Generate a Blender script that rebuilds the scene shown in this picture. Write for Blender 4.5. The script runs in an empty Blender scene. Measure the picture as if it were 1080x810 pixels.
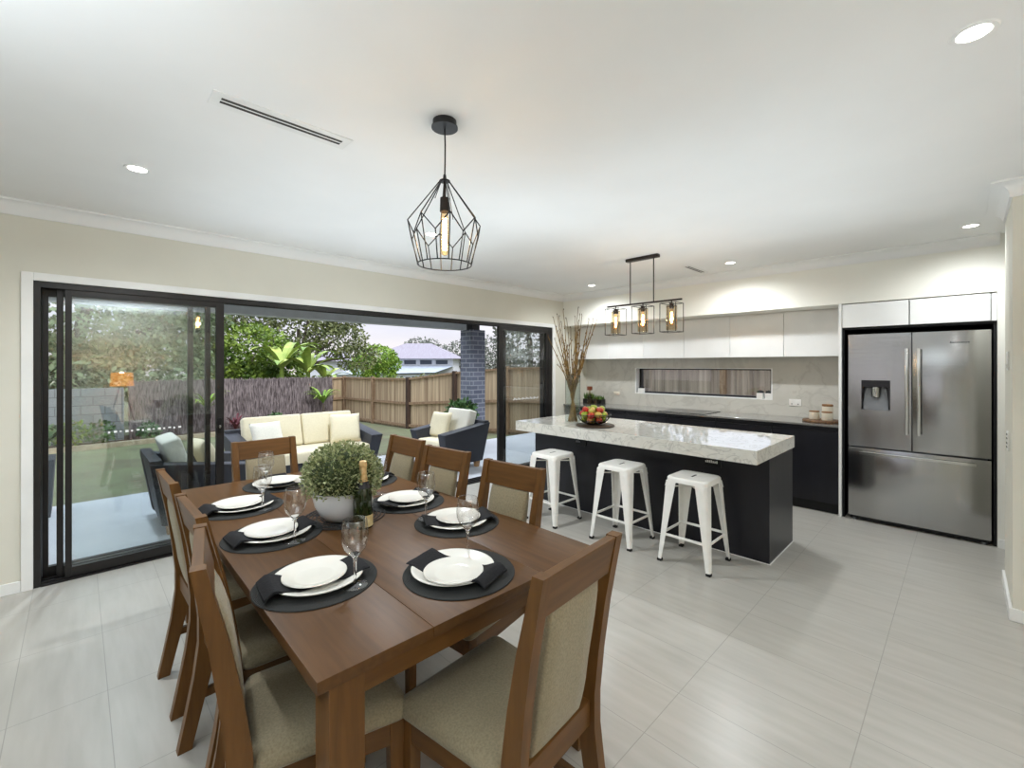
import bpy, bmesh, math, random
from math import pi, sin, cos, radians
from mathutils import Vector, Matrix, Euler

RND = random.Random(11)
SC = bpy.context.scene
COL = SC.collection

# ------------------------------------------------------------------ materials
def lin(c):
    out = []
    for v in c[:3]:
        v = v / 255.0
        out.append(v / 12.92 if v <= 0.04045 else ((v + 0.055) / 1.055) ** 2.4)
    return (out[0], out[1], out[2], 1.0)

def _nt(name):
    m = bpy.data.materials.new(name)
    m.use_nodes = True
    nt = m.node_tree
    return m, nt, nt.nodes['Principled BSDF']

def mat(name, c, rough=0.5, metal=0.0, c2=None, nscale=8.0, stretch=(1, 1, 1), detail=4.0, bump=0.0, bscale=None,
        spec=0.5, coat=0.0, trans=0.0, ior=1.45, emis=None, estr=0.0, contrast=(0.35, 0.65), coord='Object', sheen=0.0):
    m, nt, b = _nt(name)
    N, L = nt.nodes, nt.links
    b.inputs['Base Color'].default_value = lin(c)
    b.inputs['Roughness'].default_value = rough
    b.inputs['Metallic'].default_value = metal
    b.inputs['Specular IOR Level'].default_value = spec
    b.inputs['Coat Weight'].default_value = coat
    b.inputs['Coat Roughness'].default_value = 0.12
    b.inputs['Transmission Weight'].default_value = trans
    b.inputs['IOR'].default_value = ior
    b.inputs['Sheen Weight'].default_value = sheen
    if emis:
        b.inputs['Emission Color'].default_value = lin(emis)
        b.inputs['Emission Strength'].default_value = estr
    tc = N.new('ShaderNodeTexCoord')
    mp = N.new('ShaderNodeMapping')
    mp.inputs['Scale'].default_value = stretch
    L.new(tc.outputs[coord], mp.inputs['Vector'])
    nz = N.new('ShaderNodeTexNoise')
    nz.inputs['Scale'].default_value = nscale
    nz.inputs['Detail'].default_value = detail
    L.new(mp.outputs['Vector'], nz.inputs['Vector'])
    if c2 is None:
        c2 = tuple(max(0, v * 0.96) for v in c)
    cr = N.new('ShaderNodeValToRGB')
    cr.color_ramp.elements[0].position = contrast[0]
    cr.color_ramp.elements[1].position = contrast[1]
    cr.color_ramp.elements[0].color = lin(c2)
    cr.color_ramp.elements[1].color = lin(c)
    L.new(nz.outputs['Fac'], cr.inputs['Fac'])
    if trans < 0.5:
        L.new(cr.outputs['Color'], b.inputs['Base Color'])
    if bump:
        bp = N.new('ShaderNodeBump')
        bp.inputs['Strength'].default_value = bump
        bp.inputs['Distance'].default_value = 0.01
        if bscale:
            n2 = N.new('ShaderNodeTexNoise')
            n2.inputs['Scale'].default_value = bscale
            L.new(mp.outputs['Vector'], n2.inputs['Vector'])
            L.new(n2.outputs['Fac'], bp.inputs['Height'])
        else:
            L.new(nz.outputs['Fac'], bp.inputs['Height'])
        L.new(bp.outputs['Normal'], b.inputs['Normal'])
    return m

def wood(name, dark, light, axis, rough=0.35, scale=5.0, coat=0.15, bump=0.0, spec=0.4):
    st = [1.0, 1.0, 1.0]
    st = [9.0 if i != axis else 0.7 for i in range(3)]
    return mat(name, light, rough, c2=dark, nscale=scale, stretch=st, detail=4.0, contrast=(0.25, 0.75), coat=coat, bump=bump, spec=spec)

def pane_mat(name, tint=(250, 252, 252), ior=1.5, gain=1.0):
    m, nt, b = _nt(name)
    N, L = nt.nodes, nt.links
    N.remove(b)
    out = N['Material Output']
    tr = N.new('ShaderNodeBsdfTransparent'); tr.inputs['Color'].default_value = lin(tint)
    gl = N.new('ShaderNodeBsdfGlossy'); gl.inputs['Roughness'].default_value = 0.0
    lw_ = N.new('ShaderNodeLayerWeight'); lw_.inputs['Blend'].default_value = 0.5
    pw = N.new('ShaderNodeMath'); pw.operation = 'POWER'; pw.inputs[1].default_value = 5.0
    L.new(lw_.outputs['Facing'], pw.inputs[0])
    f0 = ((ior - 1) / (ior + 1)) ** 2
    fr = N.new('ShaderNodeMath'); fr.operation = 'MULTIPLY_ADD'; fr.inputs[1].default_value = 1 - f0; fr.inputs[2].default_value = f0
    L.new(pw.outputs[0], fr.inputs[0])
    mx = N.new('ShaderNodeMixShader')
    tc = N.new('ShaderNodeTexCoord'); nz = N.new('ShaderNodeTexNoise'); nz.inputs['Scale'].default_value = 2.0
    L.new(tc.outputs['Object'], nz.inputs['Vector'])
    ma = N.new('ShaderNodeMath'); ma.operation = 'MULTIPLY_ADD'
    ma.inputs[1].default_value = 0.02; ma.inputs[2].default_value = 0.0
    L.new(nz.outputs['Fac'], ma.inputs[0])
    ad = N.new('ShaderNodeMath'); ad.operation = 'MULTIPLY_ADD'; ad.inputs[1].default_value = gain
    L.new(fr.outputs[0], ad.inputs[0]); L.new(ma.outputs[0], ad.inputs[2])
    L.new(ad.outputs[0], mx.inputs['Fac'])
    L.new(tr.outputs[0], mx.inputs[1]); L.new(gl.outputs[0], mx.inputs[2])
    L.new(mx.outputs[0], out.inputs['Surface'])
    return m

def brick_mat(name, c1, c2, mortar, bw, bh, ms=0.012, rough=0.8, bump=0.4):
    m, nt, b = _nt(name)
    N, L = nt.nodes, nt.links
    tc = N.new('ShaderNodeTexCoord'); sp = N.new('ShaderNodeSeparateXYZ'); ad = N.new('ShaderNodeMath'); cb = N.new('ShaderNodeCombineXYZ')
    L.new(tc.outputs['Object'], sp.inputs[0]); L.new(sp.outputs['X'], ad.inputs[0]); L.new(sp.outputs['Y'], ad.inputs[1])
    L.new(ad.outputs[0], cb.inputs['X']); L.new(sp.outputs['Z'], cb.inputs['Y'])
    bt = N.new('ShaderNodeTexBrick')
    bt.inputs['Color1'].default_value = lin(c1); bt.inputs['Color2'].default_value = lin(c2); bt.inputs['Mortar'].default_value = lin(mortar)
    bt.inputs['Scale'].default_value = 1.0; bt.inputs['Brick Width'].default_value = bw; bt.inputs['Row Height'].default_value = bh
    bt.inputs['Mortar Size'].default_value = ms
    L.new(cb.outputs[0], bt.inputs['Vector']); L.new(bt.outputs['Color'], b.inputs['Base Color'])
    bp = N.new('ShaderNodeBump'); bp.inputs['Strength'].default_value = bump; bp.inputs['Distance'].default_value = 0.005; bp.invert = True
    L.new(bt.outputs['Fac'], bp.inputs['Height']); L.new(bp.outputs['Normal'], b.inputs['Normal'])
    b.inputs['Roughness'].default_value = rough
    return m

def tile_floor(name):
    m, nt, b = _nt(name)
    N, L = nt.nodes, nt.links
    tc = N.new('ShaderNodeTexCoord')
    # streaked porcelain
    mp = N.new('ShaderNodeMapping'); mp.inputs['Scale'].default_value = (9.0, 1.1, 1.0)
    L.new(tc.outputs['Object'], mp.inputs['Vector'])
    nz = N.new('ShaderNodeTexNoise'); nz.inputs['Scale'].default_value = 2.2; nz.inputs['Detail'].default_value = 7.0
    L.new(mp.outputs['Vector'], nz.inputs['Vector'])
    cr = N.new('ShaderNodeValToRGB')
    cr.color_ramp.elements[0].position = 0.3; cr.color_ramp.elements[1].position = 0.7
    cr.color_ramp.elements[0].color = lin((170, 167, 159)); cr.color_ramp.elements[1].color = lin((182, 179, 172))
    L.new(nz.outputs['Fac'], cr.inputs['Fac'])
    sp = N.new('ShaderNodeSeparateXYZ'); L.new(tc.outputs['Object'], sp.inputs[0])
    def line(sock, off, pitch, half):
        a = N.new('ShaderNodeMath'); a.operation = 'SUBTRACT'; a.inputs[1].default_value = off; L.new(sp.outputs[sock], a.inputs[0])
        d = N.new('ShaderNodeMath'); d.operation = 'DIVIDE'; d.inputs[1].default_value = pitch; L.new(a.outputs[0], d.inputs[0])
        f = N.new('ShaderNodeMath'); f.operation = 'FRACT'; L.new(d.outputs[0], f.inputs[0])
        s = N.new('ShaderNodeMath'); s.operation = 'SUBTRACT'; s.inputs[1].default_value = 0.5; L.new(f.outputs[0], s.inputs[0])
        q = N.new('ShaderNodeMath'); q.operation = 'ABSOLUTE'; L.new(s.outputs[0], q.inputs[0])
        g = N.new('ShaderNodeMath'); g.operation = 'GREATER_THAN'; g.inputs[1].default_value = 0.5 - half / pitch; L.new(q.outputs[0], g.inputs[0])
        return g
    gx = line('X', 0.10, 0.311, 0.0016); gy = line('Y', 0.30, 0.6175, 0.0018)
    mx = N.new('ShaderNodeMath'); mx.operation = 'MAXIMUM'; L.new(gx.outputs[0], mx.inputs[0]); L.new(gy.outputs[0], mx.inputs[1])
    mix = N.new('ShaderNodeMix'); mix.data_type = 'RGBA'
    L.new(mx.outputs[0], mix.inputs[0]); L.new(cr.outputs['Color'], mix.inputs[6]); mix.inputs[7].default_value = lin((150, 147, 140))
    L.new(mix.outputs[2], b.inputs['Base Color'])
    b.inputs['Roughness'].default_value = 0.3
    b.inputs['Specular IOR Level'].default_value = 0.5
    bp = N.new('ShaderNodeBump'); bp.inputs['Strength'].default_value = 0.15; bp.inputs['Distance'].default_value = 0.002; bp.invert = True
    L.new(mx.outputs[0], bp.inputs['Height']); L.new(bp.outputs['Normal'], b.inputs['Normal'])
    return m

def stone_mat(name, base, vein, scale=2.5, rough=0.08, amount=0.5, speck=True):
    m, nt, b = _nt(name)
    N, L = nt.nodes, nt.links
    tc = N.new('ShaderNodeTexCoord')
    n1 = N.new('ShaderNodeTexNoise'); n1.inputs['Scale'].default_value = scale; n1.inputs['Detail'].default_value = 10.0; n1.inputs['Distortion'].default_value = 2.2
    L.new(tc.outputs['Object'], n1.inputs['Vector'])
    a = N.new('ShaderNodeMath'); a.operation = 'SUBTRACT'; a.inputs[1].default_value = 0.5; L.new(n1.outputs['Fac'], a.inputs[0])
    q = N.new('ShaderNodeMath'); q.operation = 'ABSOLUTE'; L.new(a.outputs[0], q.inputs[0])
    cr = N.new('ShaderNodeValToRGB')
    cr.color_ramp.elements[0].position = 0.0; cr.color_ramp.elements[1].position = 0.03
    cr.color_ramp.elements[0].color = lin([base[i] * (1 - amount) + vein[i] * amount for i in range(3)]); cr.color_ramp.elements[1].color = lin(base)
    L.new(q.outputs[0], cr.inputs['Fac'])
    n2 = N.new('ShaderNodeTexNoise'); n2.inputs['Scale'].default_value = 30.0 if speck else 6.0; n2.inputs['Detail'].default_value = 6.0
    L.new(tc.outputs['Object'], n2.inputs['Vector'])
    c2 = N.new('ShaderNodeValToRGB')
    c2.color_ramp.elements[0].position = 0.3; c2.color_ramp.elements[1].position = 0.6
    c2.color_ramp.elements[0].color = (0.93, 0.93, 0.925, 1); c2.color_ramp.elements[1].color = (1, 1, 1, 1)
    L.new(n2.outputs['Fac'], c2.inputs['Fac'])
    mu = N.new('ShaderNodeMix'); mu.data_type = 'RGBA'; mu.blend_type = 'MULTIPLY'; mu.inputs[0].default_value = 1.0
    L.new(cr.outputs['Color'], mu.inputs[6]); L.new(c2.outputs['Color'], mu.inputs[7])
    L.new(mu.outputs[2], b.inputs['Base Color'])
    b.inputs['Roughness'].default_value = rough
    if speck: b.inputs['Coat Weight'].default_value = 0.5; b.inputs['Coat Roughness'].default_value = 0.02
    return m

def steel_mat(name):
    m, nt, b = _nt(name)
    N, L = nt.nodes, nt.links
    b.inputs['Base Color'].default_value = lin((178, 178, 178)); b.inputs['Metallic'].default_value = 1.0
    b.inputs['Roughness'].default_value = 0.15
    tc = N.new('ShaderNodeTexCoord'); mp = N.new('ShaderNodeMapping'); mp.inputs['Scale'].default_value = (1, 1.0, 260.0)
    L.new(tc.outputs['Object'], mp.inputs['Vector'])
    nz = N.new('ShaderNodeTexNoise'); nz.inputs['Scale'].default_value = 2.0; nz.inputs['Detail'].default_value = 3.0
    L.new(mp.outputs['Vector'], nz.inputs['Vector'])
    m2 = N.new('ShaderNodeMapping'); m2.inputs['Scale'].default_value = (1, 3.0, 0.6)
    L.new(tc.outputs['Object'], m2.inputs['Vector'])
    nw = N.new('ShaderNodeTexNoise'); nw.inputs['Scale'].default_value = 1.6; nw.inputs['Detail'].default_value = 1.0
    L.new(m2.outputs['Vector'], nw.inputs['Vector'])
    ad = N.new('ShaderNodeMath'); ad.operation = 'MULTIPLY_ADD'; ad.inputs[1].default_value = 0.06
    L.new(nz.outputs['Fac'], ad.inputs[0]); L.new(nw.outputs['Fac'], ad.inputs[2])
    bp = N.new('ShaderNodeBump'); bp.inputs['Strength'].default_value = 0.12; bp.inputs['Distance'].default_value = 0.02
    L.new(ad.outputs[0], bp.inputs['Height']); L.new(bp.outputs['Normal'], b.inputs['Normal'])
    return m

def woven_mat(name, c1, c2, freq):
    m, nt, b = _nt(name)
    N, L = nt.nodes, nt.links
    tc = N.new('ShaderNodeTexCoord')
    wv = N.new('ShaderNodeTexWave'); wv.wave_type = 'RINGS'; wv.rings_direction = 'Z'
    wv.inputs['Scale'].default_value = freq; wv.inputs['Distortion'].default_value = 0.6; wv.inputs['Detail'].default_value = 2.0
    L.new(tc.outputs['Object'], wv.inputs['Vector'])
    cr = N.new('ShaderNodeValToRGB'); cr.color_ramp.elements[0].color = lin(c1); cr.color_ramp.elements[1].color = lin(c2)
    L.new(wv.outputs['Fac'], cr.inputs['Fac']); L.new(cr.outputs['Color'], b.inputs['Base Color'])
    bp = N.new('ShaderNodeBump'); bp.inputs['Strength'].default_value = 0.6; bp.inputs['Distance'].default_value = 0.003
    L.new(wv.outputs['Fac'], bp.inputs['Height']); L.new(bp.outputs['Normal'], b.inputs['Normal'])
    b.inputs['Roughness'].default_value = 0.85
    return m

def wicker_mat(name, c1, c2, freq=60.0):
    m, nt, b = _nt(name)
    N, L = nt.nodes, nt.links
    tc = N.new('ShaderNodeTexCoord')
    def wave(d, f):
        w = N.new('ShaderNodeTexWave'); w.wave_type = 'BANDS'; w.bands_direction = d
        w.inputs['Scale'].default_value = f; w.inputs['Distortion'].default_value = 0.4
        L.new(tc.outputs['Object'], w.inputs['Vector']); return w
    a = wave('Z', freq); c = wave('DIAGONAL', freq * 0.6)
    mu = N.new('ShaderNodeMath'); mu.operation = 'MULTIPLY'; L.new(a.outputs['Fac'], mu.inputs[0]); L.new(c.outputs['Fac'], mu.inputs[1])
    cr = N.new('ShaderNodeValToRGB'); cr.color_ramp.elements[0].color = lin(c1); cr.color_ramp.elements[1].color = lin(c2)
    L.new(mu.outputs[0], cr.inputs['Fac']); L.new(cr.outputs['Color'], b.inputs['Base Color'])
    bp = N.new('ShaderNodeBump'); bp.inputs['Strength'].default_value = 0.4; bp.inputs['Distance'].default_value = 0.004
    L.new(mu.outputs[0], bp.inputs['Height']); L.new(bp.outputs['Normal'], b.inputs['Normal'])
    b.inputs['Roughness'].default_value = 0.55
    return m

def emit(name, c, s):
    return mat(name, c, 0.5, emis=c, estr=s)

M = {}
M['wall'] = mat('wall_paint', (222, 219, 206), 0.85, c2=(219, 216, 203), nscale=3)
M['wall_white'] = mat('wall_paint_light', (238, 236, 227), 0.85, c2=(236, 234, 225), nscale=3)
M['ceiling'] = mat('ceiling_paint', (236, 236, 234), 0.9, c2=(233, 233, 231), nscale=2)
M['trim'] = mat('trim_gloss_white', (240, 240, 237), 0.4, nscale=3)
M['floor'] = tile_floor('porcelain_floor_tiles')
M['frame'] = mat('black_aluminium', (30, 27, 26), 0.4, c2=(24, 22, 22), nscale=20)
M['chrome'] = mat('satin_metal', (205, 205, 203), 0.25, metal=1.0)
M['glass_pane'] = pane_mat('door_glass', gain=1.0)
M['cab_white'] = mat('white_lacquer', (240, 240, 238), 0.18, nscale=2)
M['cab_dark'] = mat('charcoal_laminate', (30, 30, 36), 0.33, c2=(25, 25, 30), nscale=4, stretch=(3, 3, 1))
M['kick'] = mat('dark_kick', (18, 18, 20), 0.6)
M['vase_glass'] = pane_mat('vase_glass', (244, 247, 246), 1.6)
M['island_stone'] = stone_mat('veined_white_stone', (222, 220, 212), (158, 156, 150), 4.5, 0.04, 0.45)
M['bench_stone'] = stone_mat('grey_bench_stone', (128, 126, 122), (105, 104, 100), 3.0, 0.16, 0.4)
M['splash'] = stone_mat('marbled_splashback', (206, 203, 194), (178, 174, 165), 1.3, 0.15, 0.4, speck=False)
M['black'] = mat('black_satin', (16, 16, 17), 0.35)
M['blackglass'] = mat('black_glass', (14, 14, 16), 0.05)
M['steel'] = steel_mat('brushed_steel')
M['steel_bar'] = mat('polished_steel_bar', (215, 215, 213), 0.18, metal=1.0)
M['grey_plastic'] = mat('grey_plastic', (120, 122, 126), 0.35)
M['white_plastic'] = mat('white_plastic', (238, 237, 232), 0.35)
M['stool'] = mat('white_powder_coat', (246, 245, 240), 0.3, nscale=15, c2=(241, 240, 235))
M['rubber'] = mat('black_rubber', (20, 20, 20), 0.7)
M['tabletop'] = wood('walnut_stain_top', (78, 52, 27), (98, 67, 36), 1, rough=0.42, scale=5.0, coat=0.0, spec=0.3)
M['wood_x'] = wood('walnut_stain_x', (84, 54, 22), (110, 74, 33), 0, rough=0.42, coat=0.04)
M['wood_y'] = wood('walnut_stain_y', (84, 54, 22), (110, 74, 33), 1, rough=0.42, coat=0.04)
M['wood_z'] = wood('walnut_stain_z', (86, 56, 23), (114, 77, 35), 2, rough=0.42, coat=0.04)
M['fabric'] = mat('beige_chenille', (150, 139, 113), 0.95, c2=(134, 123, 98), nscale=160, detail=4, bump=0.2, sheen=0.2)
M['mat'] = woven_mat('black_woven_mat', (26, 28, 28), (44, 46, 45), 75)
M['openmat'] = mat('black_open_weave', (26, 27, 29), 0.6, c2=(44, 45, 47), nscale=60)
M['china'] = mat('white_china', (240, 238, 230), 0.12, nscale=3, coat=0.3)
M['napkin'] = mat('black_linen', (22, 22, 26), 0.9, c2=(16, 16, 20), nscale=120, bump=0.2)
M['bowlglass'] = pane_mat('thin_wine_glass', (250, 250, 250), 2.5)
M['glass'] = mat('clear_glass', (255, 255, 255), 0.0, trans=1.0, ior=1.45)
M['pot'] = mat('white_ceramic', (232, 234, 238), 0.22, nscale=3)
M['boxleaf'] = mat('boxwood_leaf', (196, 200, 154), 0.5, c2=(104, 120, 70), nscale=70, detail=3, contrast=(0.38, 0.62))
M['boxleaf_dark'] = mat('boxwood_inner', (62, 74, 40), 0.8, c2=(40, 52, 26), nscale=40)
M['bottle'] = mat('dark_green_glass', (34, 46, 14), 0.05, c2=(24, 36, 10), coat=0.5, nscale=10)
M['foil_gold'] = mat('gold_foil', (222, 190, 138), 0.4, metal=0.25, c2=(196, 158, 104), nscale=60, bump=0.3)
M['foil_black'] = mat('black_foil', (30, 26, 32), 0.35)
M['label'] = mat('cream_label', (226, 208, 160), 0.6, c2=(205, 180, 125), nscale=40)
M['wire'] = mat('black_wire', (22, 21, 22), 0.4)
M['bronze'] = mat('dark_bronze', (52, 44, 38), 0.4, metal=0.5)
M['bulb'] = emit('filament_glow', (255, 214, 156), 34.0)
M['bulbglass'] = pane_mat('amber_bulb_glass', (255, 238, 208), 1.2)
M['lampglass'] = pane_mat('clear_lamp_glass', (246, 240, 230), 1.35)
M['downlight'] = emit('downlight_lens', (255, 250, 240), 14.0)
M['twig'] = mat('dry_willow', (156, 126, 74), 0.8, c2=(116, 90, 50), nscale=25)
M['bud'] = mat('twig_buds', (96, 74, 50), 0.8, c2=(70, 52, 36), nscale=25)
M['apple_red'] = mat('red_apple_skin', (176, 50, 42), 0.3, c2=(205, 110, 60), nscale=14, contrast=(0.3, 0.5))
M['apple_green'] = mat('green_apple_skin', (166, 182, 66), 0.3, c2=(132, 150, 44), nscale=14)
M['apple_blush'] = mat('blush_apple_skin', (206, 130, 84), 0.3, c2=(176, 170, 76), nscale=10)
M['board'] = mat('dark_timber_board', (62, 50, 40), 0.4, c2=(48, 38, 30), nscale=8, stretch=(1, 8, 1))
M['acacia'] = mat('acacia_board', (120, 88, 58), 0.5, c2=(88, 60, 38), nscale=8, stretch=(1, 8, 1))
M['canister'] = mat('cream_ceramic', (232, 224, 206), 0.35)
M['cork'] = mat('lid_timber', (152, 112, 72), 0.6, c2=(130, 92, 58), nscale=30)
M['copper'] = mat('brown_stopper', (128, 66, 40), 0.4, c2=(100, 50, 30), nscale=20)
M['herb'] = mat('herb_leaf', (96, 128, 50), 0.6, c2=(60, 92, 34), nscale=30)
M['succulent'] = mat('dark_succulent', (36, 42, 44), 0.6, c2=(24, 28, 30), nscale=30)
M['wicker'] = wicker_mat('charcoal_wicker', (26, 28, 36), (56, 60, 72), 55)
M['cushion'] = mat('cream_outdoor_fabric', (226, 217, 190), 0.9, c2=(220, 210, 182), nscale=60, bump=0.1)
M['cushion_white'] = mat('white_outdoor_fabric', (228, 225, 214), 0.9, nscale=60, bump=0.1)
M['timber_foot'] = mat('pale_timber', (178, 140, 98), 0.5, c2=(150, 112, 74), nscale=10, stretch=(4, 4, 1))
M['patio'] = mat('patio_tile', (206, 210, 216), 0.35, c2=(198, 202, 209), nscale=3)
M['soffit'] = mat('soffit_grey', (176, 180, 184), 0.7)
M['brick'] = brick_mat('blue_grey_brick', (92, 96, 112), (112, 116, 132), (150, 152, 160), 0.23, 0.086, 0.01)
M['block'] = brick_mat('grey_block', (140, 144, 144), (126, 130, 132), (104, 107, 108), 0.4, 0.2, 0.01)
M['lawn'] = mat('lawn', (118, 125, 92), 0.95, c2=(104, 102, 80), nscale=1.6, detail=10, bump=0.6, bscale=60)
M['edging'] = mat('sandstone_edging', (176, 164, 140), 0.85, c2=(150, 138, 116), nscale=6)
M['mulch'] = mat('garden_mulch', (92, 74, 58), 0.95, c2=(62, 50, 40), nscale=20, detail=8)
M['paling'] = mat('weathered_paling', (196, 174, 142), 0.85, c2=(150, 128, 102), nscale=3, stretch=(5, 5, 0.12), detail=4, contrast=(0.35, 0.65))
M['paling_grey'] = mat('weathered_grey_paling', (176, 160, 142), 0.85, c2=(118, 104, 92), nscale=3, stretch=(5, 5, 0.12), detail=4, contrast=(0.35, 0.65))
M['post'] = mat('dark_fence_post', (158, 132, 104), 0.85, c2=(128, 104, 80), nscale=6, stretch=(6, 6, 1))
M['post_dark'] = mat('dark_brown_fence_post', (74, 56, 44), 0.85, c2=(56, 42, 34), nscale=6, stretch=(6, 6, 1))  # darker brown than the other posts
M['brush'] = mat('brushwood', (150, 138, 138), 0.9, c2=(84, 74, 74), nscale=30, stretch=(1, 1, 0.16), detail=3, contrast=(0.38, 0.62))
M['bark'] = mat('bark', (96, 86, 74), 0.9, c2=(64, 56, 48), nscale=6, bump=0.3)
def leafm(n, a, b_): return mat(n, a, 0.6, c2=b_, nscale=2.2, detail=5, contrast=(0.36, 0.64))
M['leaf_pale'] = leafm('leaf_pale', (150, 168, 128), (84, 104, 66))
M['leaf_lime'] = leafm('leaf_lime', (142, 164, 66), (70, 100, 36))
M['leaf_olive'] = leafm('leaf_olive', (132, 138, 86), (66, 78, 46))
M['leaf_bright'] = leafm('leaf_bright', (160, 186, 76), (92, 130, 44))
M['leaf_grey'] = leafm('leaf_grey', (138, 142, 128), (88, 92, 84))
M['leaf_banana'] = mat('banana_leaf', (186, 198, 104), 0.5, c2=(112, 146, 62), nscale=1.5)
M['leaf_red'] = mat('cordyline_red', (112, 52, 58), 0.5, c2=(70, 34, 42), nscale=6)
M['leaf_fern'] = mat('fern_leaf', (84, 118, 66), 0.6, c2=(52, 82, 44), nscale=8)
M['planter'] = mat('ribbed_planter', (66, 72, 82), 0.6, c2=(54, 60, 70), nscale=30, stretch=(30, 30, 0.2))
M['roof_pale'] = mat('pale_metal_roof', (152, 146, 156), 0.5, c2=(134, 124, 134), nscale=3, stretch=(8, 0.4, 1))
M['roof_white'] = mat('white_metal_roof', (172, 180, 190), 0.5, c2=(158, 166, 178), nscale=3)
M['house_wall'] = mat('white_weatherboard', (214, 216, 220), 0.7, c2=(196, 198, 204), nscale=3, stretch=(0.2, 0.2, 12))
M['louvre'] = mat('dark_louvre', (74, 80, 92), 0.3)
M['shade'] = emit('lit_lamp_shade', (255, 170, 90), 2.2)
M['decal'] = mat('white_decal', (240, 240, 240), 0.6)
M['ink'] = mat('grey_ink', (70, 70, 72), 0.5)
M['vent'] = mat('vent_white', (232, 232, 229), 0.6)
M['slot'] = mat('vent_slot', (60, 56, 52), 0.7)

# ------------------------------------------------------------------ mesh builder
class MB:
    def __init__(s):
        s.bm = bmesh.new()
    def _new(s, verts, faces):
        vs = [s.bm.verts.new(v) for v in verts]
        fs = []
        for f in faces:
            try: fs.append(s.bm.faces.new([vs[i] for i in f]))
            except ValueError: pass
        return vs, fs
    def hexa(s, p, bev=0.0, seg=2):
        """p: 8 points, bottom ring 0-3 then top ring 4-7, both counter-clockwise seen from above"""
        vs, fs = s._new(p, [(3, 2, 1, 0), (4, 5, 6, 7), (0, 1, 5, 4), (1, 2, 6, 5), (2, 3, 7, 6), (3, 0, 4, 7)])
        if bev > 0:
            es = {e for f in fs for e in f.edges}
            bmesh.ops.bevel(s.bm, geom=list(es), offset=bev, segments=seg, affect='EDGES', profile=0.6)
        return s
    def box(s, x0, x1, y0, y1, z0, z1, bev=0.0, seg=2):
        return s.hexa([(x0, y0, z0), (x1, y0, z0), (x1, y1, z0), (x0, y1, z0), (x0, y0, z1), (x1, y0, z1), (x1, y1, z1), (x0, y1, z1)], bev, seg)
    def bar(s, p0, p1, w, h, up=(0, 0, 1), bev=0.0, w1=None, h1=None):
        p0, p1 = Vector(p0), Vector(p1)
        d = (p1 - p0).normalized(); up = Vector(up)
        a = d.cross(up)
        if a.length < 1e-5: a = d.cross(Vector((0, 1, 0)))
        a.normalize(); b = a.cross(d).normalized()
        w1 = w if w1 is None else w1; h1 = h if h1 is None else h1
        def q(p, W, H): return [p - a * W / 2 - b * H / 2, p + a * W / 2 - b * H / 2, p + a * W / 2 + b * H / 2, p - a * W / 2 + b * H / 2]
        return s.hexa(q(p0, w, h) + q(p1, w1, h1), bev)
    def rings(s, rings, cap=True, closed=True):
        prev = None; first = None
        for r in rings:
            cur = [s.bm.verts.new(v) for v in r]
            if prev:
                n = len(cur)
                for i in range(n if closed else n - 1):
                    j = (i + 1) % n
                    s.bm.faces.new((prev[i], prev[j], cur[j], cur[i]))
            else: first = cur
            prev = cur
        if cap and closed:
            s.bm.faces.new(list(reversed(first))); s.bm.faces.new(prev)
        return s
    def tube(s, pts, r, n=8, cap=True):
        pts = [Vector(p) for p in pts]
        rs = r if isinstance(r, (list, tuple)) else [r] * len(pts)
        out = []; ref = None
        for i, p in enumerate(pts):
            d = (pts[min(i + 1, len(pts) - 1)] - pts[max(i - 1, 0)]).normalized()
            if ref is None:
                ref = d.cross(Vector((0, 0, 1)))
                if ref.length < 1e-3: ref = d.cross(Vector((1, 0, 0)))
            ref = (ref - d * ref.dot(d)).normalized()
            b = d.cross(ref)
            out.append([p + (ref * cos(2 * pi * k / n) + b * sin(2 * pi * k / n)) * rs[i] for k in range(n)])
        return s.rings(out, cap)
    def lathe(s, prof, c=(0, 0, 0), n=32, cap=True):
        out = []
        for r, z in prof:
            r = max(r, 1e-4)
            out.append([(c[0] + r * cos(2 * pi * k / n), c[1] + r * sin(2 * pi * k / n), c[2] + z) for k in range(n)])
        return s.rings(out, cap)
    def prism(s, poly, axis, a, b, bev=0.0):
        """poly: 2D points; axis 0: (y,z) swept along x; 1: (x,z) along y; 2: (x,y) along z"""
        def P(u, v, t): return (t, u, v) if axis == 0 else ((u, t, v) if axis == 1 else (u, v, t))
        n = len(poly)
        vs, fs = s._new([P(u, v, a) for u, v in poly] + [P(u, v, b) for u, v in poly],
                        [tuple(range(n)), tuple(range(2 * n - 1, n - 1, -1))] + [(i, i + n, (i + 1) % n + n, (i + 1) % n) for i in range(n)])
        if bev:
            es = {e for f in fs for e in f.edges}
            bmesh.ops.bevel(s.bm, geom=list(es), offset=bev, segments=2, affect='EDGES', profile=0.6)
        return s
    def ball(s, c, r, sc=(1, 1, 1), sub=3):
        mtx = Matrix.Translation(c) @ Matrix.Diagonal((sc[0], sc[1], sc[2], 1))
        bmesh.ops.create_icosphere(s.bm, subdivisions=sub, radius=r, matrix=mtx)
        return s
    def quad(s, a, b, c, d):
        s._new([a, b, c, d], [(0, 1, 2, 3)]); return s
    def tri(s, a, b, c):
        s._new([a, b, c], [(0, 1, 2)]); return s
    def grid(s, f, nu, nv):
        vs = [[s.bm.verts.new(f(i / nu, j / nv)) for j in range(nv + 1)] for i in range(nu + 1)]
        for i in range(nu):
            for j in range(nv):
                s.bm.faces.new((vs[i][j], vs[i + 1][j], vs[i + 1][j + 1], vs[i][j + 1]))
        return s
    def xf(s, m):
        s.bm.transform(m); return s
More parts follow.
